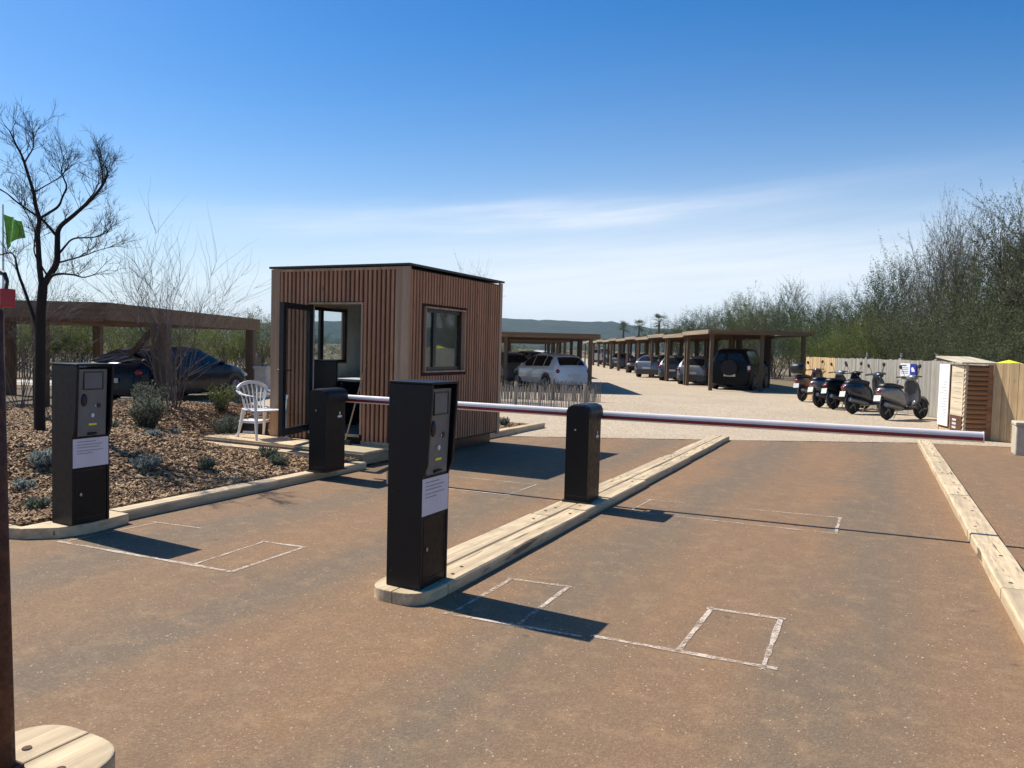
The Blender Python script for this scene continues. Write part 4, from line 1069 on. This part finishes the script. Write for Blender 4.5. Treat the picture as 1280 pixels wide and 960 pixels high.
# near bare tree, limbs placed one by one (x across the view, z up, y = depth offset), 1 unit = crop pixel
bt = thing('bare_tree', 'leafless tree with dark trunk on the mulch bed at the left', 'tree', UD(-5.78, 9.4, .42))
bt.rotation_euler = (0, 0, YAW)
SC = .354/102.0
def TP(cx, cy, dy=0): return Vector(((cx-165)*SC, dy, (1235-cy)*SC*.945))
rg = random.Random(11)
limbs = [
 ([(162,1240),(160,1050),(165,800),(175,670)], .066, .052),
 ([(170,690),(158,520),(155,430),(130,330),(95,220),(60,150),(35,95)], .035, .006),
 ([(180,680),(215,590),(210,480),(215,440),(270,380),(330,300),(350,240),(335,200)], .042, .006),
 ([(210,490),(165,430),(110,390),(60,340),(0,300)], .02, .004),
 ([(160,420),(215,375),(235,300),(205,240),(210,190)], .018, .004),
 ([(180,670),(215,635),(260,630),(310,635),(345,645),(400,630)], .022, .004),
 ([(222,590),(290,550),(350,510)], .014, .003),
 ([(150,860),(90,680),(50,590),(20,545),(-60,560)], .022, .005),
 ([(158,545),(105,500),(75,440)], .014, .003),
 ([(225,560),(250,490),(330,480),(370,450)], .016, .003),
 ([(95,220),(140,170),(150,120)], .012, .003),
 ([(130,330),(185,260),(190,200)], .010, .003),
 ([(275,380),(290,300),(270,250)], .010, .003),
 ([(330,300),(365,270),(375,220)], .010, .003),
 ([(190,640),(160,560),(190,480),(160,380)], .012, .003),
]
trunk = MB(); tw = MB(); ALLQ = []
for li_, (pp_, r0, r1) in enumerate(limbs):
    ph = rg.uniform(0, 6.28); amp = 0 if li_ == 0 else rg.uniform(.1, .5)*(1 if rg.random() > .5 else -1)
    P = []; n_ = len(pp_)
    for i, (a_, b_) in enumerate(pp_):
        f = i/(n_-1); P.append(TP(a_+rg.uniform(-3, 3), b_, (amp*f)))
    if li_ > 0:
        nb = min(ALLQ, key=lambda q: (q.x-P[0].x)**2+(q.z-P[0].z)**2); y0_ = nb.y
        P = [nb.copy()] + [Vector((p_.x, p_.y+y0_, p_.z)) for p_ in P[1:]]
    # subdivide
    Q = []
    for a_, b_ in zip(P[:-1], P[1:]):
        Q += [a_, (a_+b_)/2+Vector((rg.uniform(-.015, .015), rg.uniform(-.02, .02), 0))]
    Q.append(P[-1])
    for _ in range(2): Q = [Q[0]] + [w_ for a_, b_ in zip(Q[:-1], Q[1:]) for w_ in (a_.lerp(b_, .25), a_.lerp(b_, .75))] + [Q[-1]]
    for a_, b_ in zip(Q[:-1], Q[1:]): ALLQ += [a_.lerp(b_, k_/6) for k_ in range(6)]
    rs = [r0+(r1-r0)*i/(len(Q)-1) for i in range(len(Q))]
    trunk.tube(Q, rs, 8 if r0 > .03 else 6, cap=False)
    if li_ > 0:
        for k_ in range(24 if r0 > .03 else 13):
            f = rg.uniform(.3, 1) ; i = min(len(Q)-2, int(f*(len(Q)-1))); a_ = Q[i].lerp(Q[i+1], rg.random())
            dr = (Q[i+1]-Q[i]).normalized()
            twigs(tw, a_, dr*.7+Vector((rg.gauss(0, .6), rg.gauss(0, .6), .35)), rg.uniform(.16, .36), .0045, 2, rg, .3, .55, 4)
trunk.build('trunk', 'bark', bt, smooth=True); tw.build('twigs', 'bark', bt)

def bare_shrub(name, label, loc, H, W, ns, seed, mat, r=.014, lv=2, cat='shrub', n=4):
    rg = random.Random(seed); t = thing(name, label, cat, loc, 0); mb = MB()
    for i in range(ns):
        a = rg.uniform(0, 6.28); tilt = rg.uniform(.02, 1)**.8*math.atan(W/2/H)*1.25
        d = Vector((math.cos(a)*math.sin(tilt), math.sin(a)*math.sin(tilt), math.cos(tilt)))
        twigs(mb, Vector((rg.gauss(0, .06), rg.gauss(0, .06), -.05)), d, H*rg.uniform(.75, 1.0), r*rg.uniform(.7, 1.2), lv, rg, .12, .42, n, None, 5)
    zm = sorted(p[2] for p in mb.v)[int(len(mb.v)*.995)]; k_ = H/zm; mb.v = [(p[0]*k_, p[1]*k_, p[2]*k_) for p in mb.v]
    mb.build('branches', mat, t); return t
RMIN = .0042
bare_shrub('bare_shrub', 'tall leafless shrub fanning out of the bed above the large carport', UD(-5.85, 13.2, .2), 3.5, 3.1, 13, 5, 'barkp', .021, 2, n=6)
bare_shrub('bare_shrub', 'pale leafless shrub behind the near dark tree', UD(-8.7, 13.6, .15), 3.7, 2.6, 11, 8, 'barkp', .018, 2, n=6)
bare_shrub('bare_shrub', 'small dark leafless shrub beside the tree trunk', UD(-6.0, 10.2, .45), .75, .6, 6, 9, 'bark', .008, 1, n=3)

RMIN = .0045
# foliage crown prototypes: leaves gathered on ascending twigs
def leafcluster(mb, pts, rg, k, ll, lw, jit):
    for _ in range(k):
        i = rg.randrange(len(pts)-1); f = rg.random(); p = pts[i].lerp(pts[i+1], f); d = (pts[i+1]-pts[i]).normalized()
        p = p + Vector((rg.gauss(0, jit), rg.gauss(0, jit), rg.gauss(0, jit)))
        d = (d + Vector((rg.gauss(0, .5), rg.gauss(0, .5), rg.gauss(0, .4)))).normalized()
        s = d.cross(Vector((rg.gauss(0, 1), rg.gauss(0, 1), rg.gauss(0, 1)))).normalized()
        L = ll*rg.uniform(.6, 1.3); w = lw*rg.uniform(.7, 1.3)
        mb.v += [tuple(p-s*w*.3), tuple(p+d*L*.5-s*w), tuple(p+d*L), tuple(p+d*L*.5+s*w)]
        o = len(mb.v)-4; mb.f.append((o, o+1, o+2, o+3)); mb.m.append(0)
def tree_proto(kind, seed):
    """unit tree of height 1 m scaled later is avoided: built at 5 m"""
    rg = random.Random(seed); br = MB(); lf = MB(); H = 5.0
    if kind == 'sparse':     # tamarisk: many ascending limbs, feathery
        ns, W, lv, n, kl, ll, lw, jit, lo = 9, 3.0, 2, 7, 30, .062, .010, .028, .15
    elif kind == 'dense':
        ns, W, lv, n, kl, ll, lw, jit, lo = 12, 3.8, 2, 6, 36, .072, .022, .085, .05
    elif kind == 'wispy':    # mostly twigs
        ns, W, lv, n, kl, ll, lw, jit, lo = 10, 2.6, 2, 8, 22, .052, .008, .022, .12
    elif kind == 'bush':
        ns, W, lv, n, kl, ll, lw, jit, lo = 18, 6.5, 2, 5, 26, .10, .030, .11, 0
    cb_ = lambda pts: leafcluster(lf, pts, rg, kl, ll, lw, jit)
    tops = []
    if kind != 'bush':
        tr_ = [Vector((0, 0, -.3)), Vector((rg.gauss(0, .1), rg.gauss(0, .1), H*.2)), Vector((rg.gauss(0, .2), rg.gauss(0, .2), H*.4))]
        br.tube(tr_, [.10, .08, .06], 7, cap=False)
    for i in range(ns):
        a = i*2.4+rg.uniform(-.4, .4); tilt = rg.uniform(.05, 1)*math.atan(W/2/H)*1.7
        z0_ = rg.uniform(lo, .4)*H if kind != 'bush' else 0
        d = Vector((math.cos(a)*math.sin(tilt), math.sin(a)*math.sin(tilt), math.cos(tilt)))
        twigs(br, Vector((0, 0, z0_)) if kind != 'bush' else Vector((rg.gauss(0, .5), rg.gauss(0, .5), 0)), d, (H-z0_)*rg.uniform(.65, 1.0), .04, lv, rg, .15, .6, n, cb_, 4)
    return br, lf
PROTO = {}
def get_proto(kind, seed, lm, bm_='barkg'):
    key = (kind, seed, lm)
    if key not in PROTO:
        br, lf = tree_proto(kind, seed)
        zs = sorted(p[2] for p in lf.v); k_ = 5.0/zs[int(len(zs)*.992)]
        br.v = [(p[0]*k_, p[1]*k_, p[2]*k_) for p in br.v]; lf.v = [(p[0]*k_, p[1]*k_, p[2]*k_) for p in lf.v]
        PROTO[key] = (br.build('trunk', bm_, mesh_only=True), lf.build('crown', lm, mesh_only=True))
    return PROTO[key]
def plant(kind, seed, lm, label, x, y, H, wscale=1.0, rz=None, name='tree', cat='tree', group=None, z=0, bm_='barkg'):
    a, b = get_proto(kind, seed, lm, bm_)
    t = thing(name, label, cat, (x, y, z), rnd.uniform(0, 6.28) if rz is None else rz, group)
    s = H/5.0; t.scale = (s*wscale, s*wscale, s)
    for nm, me in (('trunk' if name == 'tree' else 'stems', a), ('crown', b)):
        o = bpy.data.objects.new(nm, me); col.objects.link(o); o.parent = t
    return t
def PX(px, d):      # point of the ground at distance d in the direction of a bearing given in photo columns
    return UD((px-640)/960*d, d)
def topz(px, py, d): return 1.65 + (435+.026*(px-640)-py)/960*d
# big trees at the right, behind the plank fence
T_ = [  # px, top py, distance, kind, seed, leaf, wscale, label
 (1190, 240, 36, 'wispy', 1, 'leaft', .62, 'tall feathery grey tree right of centre above the scooters'),
 (1165, 262, 39, 'sparse', 2, 'leaft', .5, 'tall half bare tamarisk just left of the tallest feathery tree'),
 (1222, 268, 37, 'wispy', 3, 'leafb', .62, 'brownish thin tree right of the tall feathery one'),
 (1255, 236, 31, 'sparse', 4, 'leaft', .75, 'large tamarisk above the yellow parasol'),
 (1290, 215, 29, 'sparse', 2, 'leafb', .8, 'brown green tamarisk leaning in at the right edge'),
 (1320, 230, 31, 'dense', 5, 'leaf', .8, 'dense evergreen tree at the far right edge'),
 (1140, 312, 41, 'wispy', 3, 'leaft', .7, 'low thin grey tree above the notice sign'),
 (1112, 308, 44, 'dense', 6, 'leaf', .55, 'slim dark evergreen with a pointed top left of the tall trees'),
 (1085, 342, 46, 'sparse', 4, 'leaf', .8, 'loose green tree above the fresh far fence boards'),
 (1055, 372, 50, 'dense', 5, 'leaf', .9, 'rounded dark evergreen behind the far end of the fence'),
 (1032, 356, 56, 'wispy', 1, 'leaf', .7, 'wispy pale topped tree above the maroon scooter'),
 (1012, 368, 54, 'dense', 6, 'leaf', .8, 'dense evergreen right above the near carport roof end'),
 (988, 344, 60, 'sparse', 2, 'leaf', .7, 'spiky topped tree over the near carport'),
 (965, 364, 58, 'dense', 5, 'leaf', .9, 'broad evergreen above the near carport roof'),
 (938, 362, 62, 'dense', 6, 'leafy', .8, 'lighter green tree above the black off roader'),
 (915, 370, 66, 'dense', 5, 'leaf', .9, 'dark evergreen above the silver hatchback'),
 (890, 380, 74, 'dense', 6, 'leaf', .9, 'evergreen above the second carport'),
 (868, 385, 82, 'sparse', 4, 'leaf', .9, 'small loose tree above the third carport'),
 (846, 392, 92, 'dense', 5, 'leaf', 1.0, 'small far evergreen above the silver estate'),
]
for px_, py_, d_, kd, sd, lm, wsc, lb in T_:
    p_ = PX(px_, d_); plant(kd, sd, lm, lb, p_.x, p_.y, topz(px_, py_, d_)*.95, wsc, group='trees behind the fence and the right carports')
ub = ['bushy brown undergrowth shrub', 'dense dark green shrub', 'yellow green shrub']
B_ = [ # px, top py, d, leaf, what
 (1265, 385, 26, 'leafb', 1.3), (1225, 378, 28, 'leafb', 1.2), (1245, 350, 30, 'leaf', 1.2), (1195, 372, 31, 'leaft', 1.2), (1160, 372, 33, 'leaf', 1.2), (1290, 330, 27, 'leafb', 1.2),
 (1130, 385, 35, 'leaft', 1.0), (1095, 392, 36, 'leafy', .9), (1060, 400, 38, 'leafy', .9), (1030, 405, 41, 'leafy', .9), (1105, 372, 42, 'leafb', 1.0), (1070, 385, 44, 'leaf', 1.0),
 (1000, 395, 48, 'leaf', 1.0), (1020, 385, 52, 'leaf', 1.0), (970, 388, 52, 'leafb', 1.0), (935, 386, 56, 'leafb', 1.0), (900, 393, 62, 'leafb', 1.0), (868, 398, 74, 'leaf', 1.0), (838, 402, 90, 'leafb', 1.0), (812, 404, 110, 'leaf', 1.1), (1200, 330, 36, 'leaft', 1.1), (1150, 358, 40, 'leaft', 1.0), (1235, 335, 34, 'leaft', 1.0), (1275, 300, 32, 'leaft', 1.0), (1215, 405, 25.5, 'leafb', .8), (1170, 410, 28.5, 'leafb', .8), (1258, 412, 24, 'leafb', .8),
]
cn = {'leafb': 'olive brown twiggy', 'leaft': 'olive', 'leafy': 'yellow green', 'leaf': 'dark green'}
where = ['over the parasol', 'behind the fresh right fence', 'high behind the right fence', 'above the info cabinet', 'behind the notice sign', 'at the right edge', 'left of the notice sign', 'above the middle scooters', 'above the far scooters', 'above the maroon scooter', 'between the slim evergreen and the fence', 'behind the far fence boards', 'at the end of the near carport', 'behind the near carport post', 'behind the black off roader', 'above the off roader rear', 'behind the silver hatchback', 'behind the grey hatchback', 'behind the silver estate', 'near the palms', 'under the tall feathery tree', 'under the half bare tamarisk', 'under the thin brown tree', 'under the large tamarisk', 'low over the info cabinet lid', 'low behind the cabinet side', 'low beside the parasol']
for i, (px_, py_, d_, lm, wsc) in enumerate(B_):
    p_ = PX(px_, d_); plant('bush', 20+i % 3, lm, cn[lm]+' shrub '+where[i], p_.x, p_.y, topz(px_, py_, d_), wsc*.85*max(.6, min(1.6, 4/topz(px_, py_, d_))), name='shrub', cat='shrub', group='undergrowth along the right side')
# hedge of bushes beyond the large carport on the left
hl = ['beyond the left ticket machine', 'left of the dark blue car', 'behind the bonnet of the dark blue car', 'above the roof of the dark blue car', 'at the left edge', 'behind the concrete pillar', 'beside the booth', 'in the second row at the left edge', 'in the second row behind the tree trunk', 'in the second row behind the blue car', 'in the second row above the bonnet', 'in the second row next to the booth']
HB = [(110, 3.0, 31, 'leafy'), (60, 2.8, 31, 'leaf'), (285, 2.7, 32, 'leafy'), (200, 2.9, 33, 'leaf'), (8, 2.8, 30, 'leafy'), (330, 2.5, 33, 'leafb'), (372, 2.6, 34, 'leaf'), (30, 3.4, 37, 'leafb'), (90, 3.5, 38, 'leaf'), (160, 3.5, 38, 'leafb'), (235, 3.4, 38, 'leafy'), (310, 3.2, 39, 'leafb')]
for i, (px_, h_, d_, lm) in enumerate(HB):
    p_ = PX(px_, d_); plant('bush', 20+i % 3, lm, cn[lm]+' bush '+hl[i], p_.x, p_.y, h_, 1.15, name='shrub', cat='shrub', group='bushes beyond the large carport')
for i, (px_, h_, d_, lb) in enumerate(((470, 2.6, 44, 'hidden behind the booth'), (640, 2.6, 86, 'beyond the left row'), (690, 2.4, 95, 'under the hills'), (745, 3.0, 120, 'at the far end of the aisle'), (600, 2.6, 80, 'past the booth corner'))):
    p_ = PX(px_, d_); plant('bush', 21, 'leaf', 'distant dark bush '+lb, p_.x, p_.y, h_, 2.2, name='shrub', cat='shrub')
p_ = PX(590, 24); plant('wispy', 3, 'leaft', 'thin twiggy sapling peeping over the booth roof', p_.x, p_.y, 4.15, .6)
# palms far away
pmn = MB(); pl_ = MB(); rg = random.Random(3)
pmn.tube([(0, 0, -.3), (.1, 0, 3), (.05, .05, 6.3)], [.24, .18, .16], 8, cap=False)
for i in range(46):
    a = rg.uniform(0, 6.28); e = rg.uniform(-.7, 1.3); L = rg.uniform(1.0, 1.6); p_ = Vector((.05, .05, 6.4)); d = Vector((math.cos(a)*math.cos(e), math.sin(a)*math.cos(e), math.sin(e)))
    s = d.cross(Vector((0, 0, 1))).normalized(); q = p_+d*L*.6; 
    for k_ in range(9):
        f = (k_-4)/4; t_ = (d+s*f*1.1-Vector((0, 0, .25*abs(f)))).normalized()
        pl_.add([q, q+t_*L*.3-s*.04, q+t_*L*.65, q+t_*L*.3+s*.04], [(0, 1, 2, 3)])
    pl_.bar(p_, q, .03, .02)
tm_, cm_ = pmn.build('trunk', 'barkg', mesh_only=True), pl_.build('crown', 'leaf', mesh_only=True)
for px_, H_, d_, lb in ((777, 1.0, 158, 'leftmost of the three far palms'), (797, 1.03, 155, 'middle one of the three far palms'), (822, 1.10, 140, 'rightmost and tallest of the three far palms')):
    p_ = PX(px_, d_); t = thing('palm_tree', lb, 'palm', (p_.x, p_.y, 0), rnd.uniform(0, 6), 'far palms'); t.scale = (H_,)*3
    for nm, me in (('trunk', tm_), ('crown', cm_)):
        o = bpy.data.objects.new(nm, me); col.objects.link(o); o.parent = t
RMIN = .002
# bed plants: small tufts
def tuft(label, x, y, H, W, lm, seed, k=90, z=None):
    rg = random.Random(seed); mb = MB(); stn = MB()
    for i in range(k):
        a = rg.uniform(0, 6.28); r_ = math.sqrt(rg.random()); tilt = r_*math.atan(W/H)*.75
        p = Vector((math.cos(a)*r_*W*.18, math.sin(a)*r_*W*.18, -.02)); d = Vector((math.cos(a)*math.sin(tilt), math.sin(a)*math.sin(tilt), math.cos(tilt)))
        L = H*rg.uniform(.6, 1.05); pts = [p, p+d*L*.5, p+(d+Vector((rg.gauss(0, .12), rg.gauss(0, .12), .1))).normalized()*L]
        stn.tube(pts, [.004, .003, .0015], 3, cap=False)
        leafcluster(mb, pts[1:] if rg.random() < .6 else pts, rg, 14, .045, .008, .012)
    t = thing('bed_plant', label, 'plant', (x, y, (hbed(x, y) if z is None else z)-.01))
    stn.build('stems', 'barkg', t); mb.build('foliage', lm, t)
tuft('tall bushy grey green plant on the mulch between the left machine and the carport post', -8.75, 7.0, .50, .40, 'leafg', 1, 130)
tuft('low silver green plant in the middle of the mulch bed', -7.2, 5.75, .17, .26, 'leafs', 2, 60)
tuft('green bush on the mulch below the carport post', -9.3, 8.9, .42, .45, 'leafg', 3, 110)
tuft('small green plant on the mulch near the kerb before the deck', -6.95, 6.35, .16, .14, 'leafg', 4, 40)
tuft('sage green mound beside the left ticket machine', -7.7, 4.95, .20, .20, 'leafs', 5, 80)
tuft('pale sage plant at the left edge of the bed', -7.0, 4.0, .16, .24, 'leafs', 6, 60)
tuft('small grey green plant by the deck step', -6.75, 7.3, .16, .22, 'leafg', 7, 55)
tuft('green plant by the deck corner', -7.15, 7.55, .17, .20, 'leafg', 12, 50)
tuft('upright plant below the bonnet of the blue car', -11.5, 11.4, .55, .55, 'leafg', 8, 90)
tuft('leafy plant left of the plastic chair', -10.6, 10.0, .48, .40, 'leafy', 9, 80)
tuft('dry grey tuft at the back of the bed by the blue car tail', -11.2, 9.0, .5, .5, 'leafg', 10, 90)
tuft('pale bushy plant on the small bed behind the booth', -6.95, 12.75, .36, .34, 'leafs', 11, 120, z=.075)
tuft('low plant on the small bed toward the kerb end', -6.9, 13.9, .2, .25, 'leafg', 13, 50, z=.075)
tuft('low dry plant on the crest of the bed left of the tree', -9.6, 5.3, .25, .3, 'leafg', 14, 60)

for i in range(16):
    while True:
        x = rnd.uniform(-10.5, -6.7); y = rnd.uniform(4.2, 9.5)
        if inbed(x, y) and not (x > -9.6 and y > 7.6) and math.hypot(x+6.1, y-4.2) > .5 and math.hypot(x+9.3, y-5.95) > .4: break
    tuft('small dry tuft growing in the mulch of the large bed', x, y, rnd.uniform(.07, .15), rnd.uniform(.10, .2), rnd.choice(['leafg', 'leafs', 'leafb']), 60+i, 26)
for o in bpy.data.objects:
    if o.get('label', '').startswith('small dry tuft'): o['group'] = 'small dry tufts in the mulch bed'
# ------------------------------------------------------------------ hills
mb = MB(); n_ = 420; rows = 10
def ridge(px):
    b = 436+.026*(px-640)
    return [(300, 404), (500, 398), (625, 396), (670, 399), (720, 402), (760, 401), (800, 407), (860, 414), (960, 420), (1300, 425), (1700, 430)]
HT = ridge(0)
for i in range(n_+1):
    px_ = -900 + 3400*i/n_; b = 435+.026*(px_-640)
    if px_ < 300: ty = 404 + (300-px_)*.0 - 0
    else: ty = interp(HT, min(px_, 1699))
    D0 = 2100; top = max(6, (b-ty)/960*2700) + 5*noise.noise(Vector((px_*.012, 0, 2))) + 3.5*noise.noise(Vector((px_*.09, 0, 2))) + 2.5*noise.noise(Vector((px_*.31, 0, 2)))
    for j in range(rows+1):
        f = j/rows; dd = D0 + 900*f; zz = -2 + top*math.sin(min(1, f*1.5)*math.pi/2)*(1 if f < .67 else 1-(f-.67)*.8) + 3*noise.noise(Vector((px_*.03, f*4, 1)))*f
        p_ = UD((px_-640)/960*2700, dd); mb.v.append((p_.x, p_.y, zz))
for i in range(n_):
    for j in range(rows): a = i*(rows+1)+j; mb.f.append((a, a+rows+1, a+rows+2, a+1)); mb.m.append(0)
setting(mb.build('hills', 'hill', smooth=True))

# haze in one closed box
hz = MB(); hz.bb(-3600, 3600, -300, 3600, -4, 150)
o = hz.build('haze', 'black'); tag(o, kind='stuff'); o['kind'] = 'stuff'; o['label'] = 'thin blue summer haze over the far hills'; o['category'] = 'haze'
hm = bpy.data.materials.new('haze'); hm.use_nodes = True; nt = hm.node_tree; nt.nodes.clear()
out = nd(nt, 'ShaderNodeOutputMaterial'); pv = nd(nt, 'ShaderNodeVolumePrincipled'); pv.inputs['Color'].default_value = (.55, .72, 1, 1); pv.inputs['Density'].default_value = .00009
pv.inputs['Anisotropy'].default_value = .2
nt.links.new(pv.outputs[0], out.inputs['Volume']); o.data.materials.clear(); o.data.materials.append(hm)

# ------------------------------------------------------------------ sky, sun, camera
SUN = Vector((-.79, .05, 1)).normalized()
el = math.asin(SUN.z); az = math.atan2(SUN.x, SUN.y)
w = bpy.data.worlds.new('World'); scene.world = w; w.use_nodes = True; nt = w.node_tree
bg = nt.nodes['Background']; sk = nd(nt, 'ShaderNodeTexSky', sky_type='NISHITA'); sk.sun_disc = False
sk.sun_elevation = el; sk.sun_rotation = az; sk.air_density = 1.0; sk.dust_density = .6; sk.ozone_density = 2.5
g = coords(nt, 'Generated'); sp = nd(nt, 'ShaderNodeSeparateXYZ'); nt.links.new(g, sp.inputs[0])
# azimuth to the right of the rows' direction and elevation, in degrees
azn = mth(nt, 'MULTIPLY', mth(nt, 'ARCTAN2', sp.outputs[0], sp.outputs[1]), 57.2958)
azr = mth(nt, 'ADD', azn, math.degrees(YAW))
eln = mth(nt, 'MULTIPLY', mth(nt, 'ARCSINE', sp.outputs[2]), 57.2958)
cv = nd(nt, 'ShaderNodeCombineXYZ'); nt.links.new(mth(nt, 'MULTIPLY', azr, .03), cv.inputs[0]); nt.links.new(mth(nt, 'MULTIPLY', mth(nt, 'SUBTRACT', eln, mth(nt, 'MULTIPLY', azr, .09)), .16), cv.inputs[1])
n1 = noise_n(nt, cv.outputs[0], 1.4, 6, .55); n2 = noise_n(nt, cv.outputs[0], 4.0, 6, .6, (.5, 1.4, 1))
def gauss(x, c, wd):      # exp(-((x-c)/w)^2)
    q = mth(nt, 'DIVIDE', mth(nt, 'SUBTRACT', x, c), wd); return mth(nt, 'EXPONENT', mth(nt, 'MULTIPLY', mth(nt, 'MULTIPLY', q, q), -1.))
wav = mth(nt, 'MULTIPLY', mth(nt, 'SUBTRACT', n1, .5), 3.0)
c1 = mth(nt, 'ADD', mth(nt, 'ADD', mth(nt, 'MULTIPLY', azr, .07), 9.6), wav)
s1 = mth(nt, 'MULTIPLY', gauss(eln, c1, 1.0), gauss(azr, -1, 18.))
c2 = mth(nt, 'ADD', mth(nt, 'MULTIPLY', azr, .07), mth(nt, 'MULTIPLY', wav, .6))
low = mth(nt, 'MULTIPLY', gauss(eln, mth(nt, 'ADD', c2, 4.2), 4.0), gauss(azr, 8, 34.))
tot = mth(nt, 'ADD', mth(nt, 'MULTIPLY', mth(nt, 'MULTIPLY', s1, mth(nt, 'ADD', mth(nt, 'MULTIPLY', mth(nt, 'POWER', n2, 1.6), 1.9), .1)), .62), mth(nt, 'MULTIPLY', mth(nt, 'MULTIPLY', low, mth(nt, 'ADD', n2, .3)), 1.05))
tot = mth(nt, 'MINIMUM', tot, .8)
hsv = nd(nt, 'ShaderNodeHueSaturation'); hsv.inputs['Saturation'].default_value = 1.5; hsv.inputs['Value'].default_value = 1.12; hsv.inputs['Hue'].default_value = .504
nt.links.new(sk.outputs[0], hsv.inputs['Color'])
hz_ = mth(nt, 'MULTIPLY', gauss(eln, 0., mth(nt, 'ADD', 9.5, mth(nt, 'MULTIPLY', gauss(azr, 14, 30.), 4.5))), .50)
fin = mixc(nt, hz_, hsv.outputs[0], (5.8, 6.9, 8.3))
fin = mixc(nt, tot, fin, (8.0, 8.5, 9.1))
nt.links.new(fin, bg.inputs['Color']); bg.inputs['Strength'].default_value = .080
sl_ = bpy.data.lights.new('sun', 'SUN'); sl_.energy = 4.5; sl_.angle = R(.5); sl_.color = (1, .94, .84)
so = bpy.data.objects.new('sun', sl_); col.objects.link(so); so.rotation_euler = SUN.to_track_quat('Z', 'Y').to_euler()

cd = bpy.data.cameras.new('camera'); cam = bpy.data.objects.new('camera', cd); col.objects.link(cam); scene.camera = cam
cd.sensor_width = 36; cd.lens = 27; cd.clip_end = 12000; cd.clip_start = .05
r0 = Vector((cY, sY, 0)); fw = Vector((-sY*math.cos(PITCH), cY*math.cos(PITCH), -math.sin(PITCH))); u0 = r0.cross(fw)
rt = r0*math.cos(ROLL)+u0*math.sin(ROLL); up = -r0*math.sin(ROLL)+u0*math.cos(ROLL)
mt = Matrix((rt, up, -fw)).transposed().to_4x4(); mt.translation = Vector((0, 0, CAMH)); cam.matrix_world = mt
scene.render.engine = 'CYCLES'
scene.cycles.use_denoising = True
scene.cycles.max_bounces = 6; scene.cycles.transparent_max_bounces = 12; scene.cycles.volume_bounces = 0
vs_ = scene.view_settings; vs_.view_transform = 'Standard'; vs_.look = 'None'; vs_.exposure = .60; vs_.gamma = 1
vs_.use_curve_mapping = False
scene.render.resolution_x = 1024; scene.render.resolution_y = 768
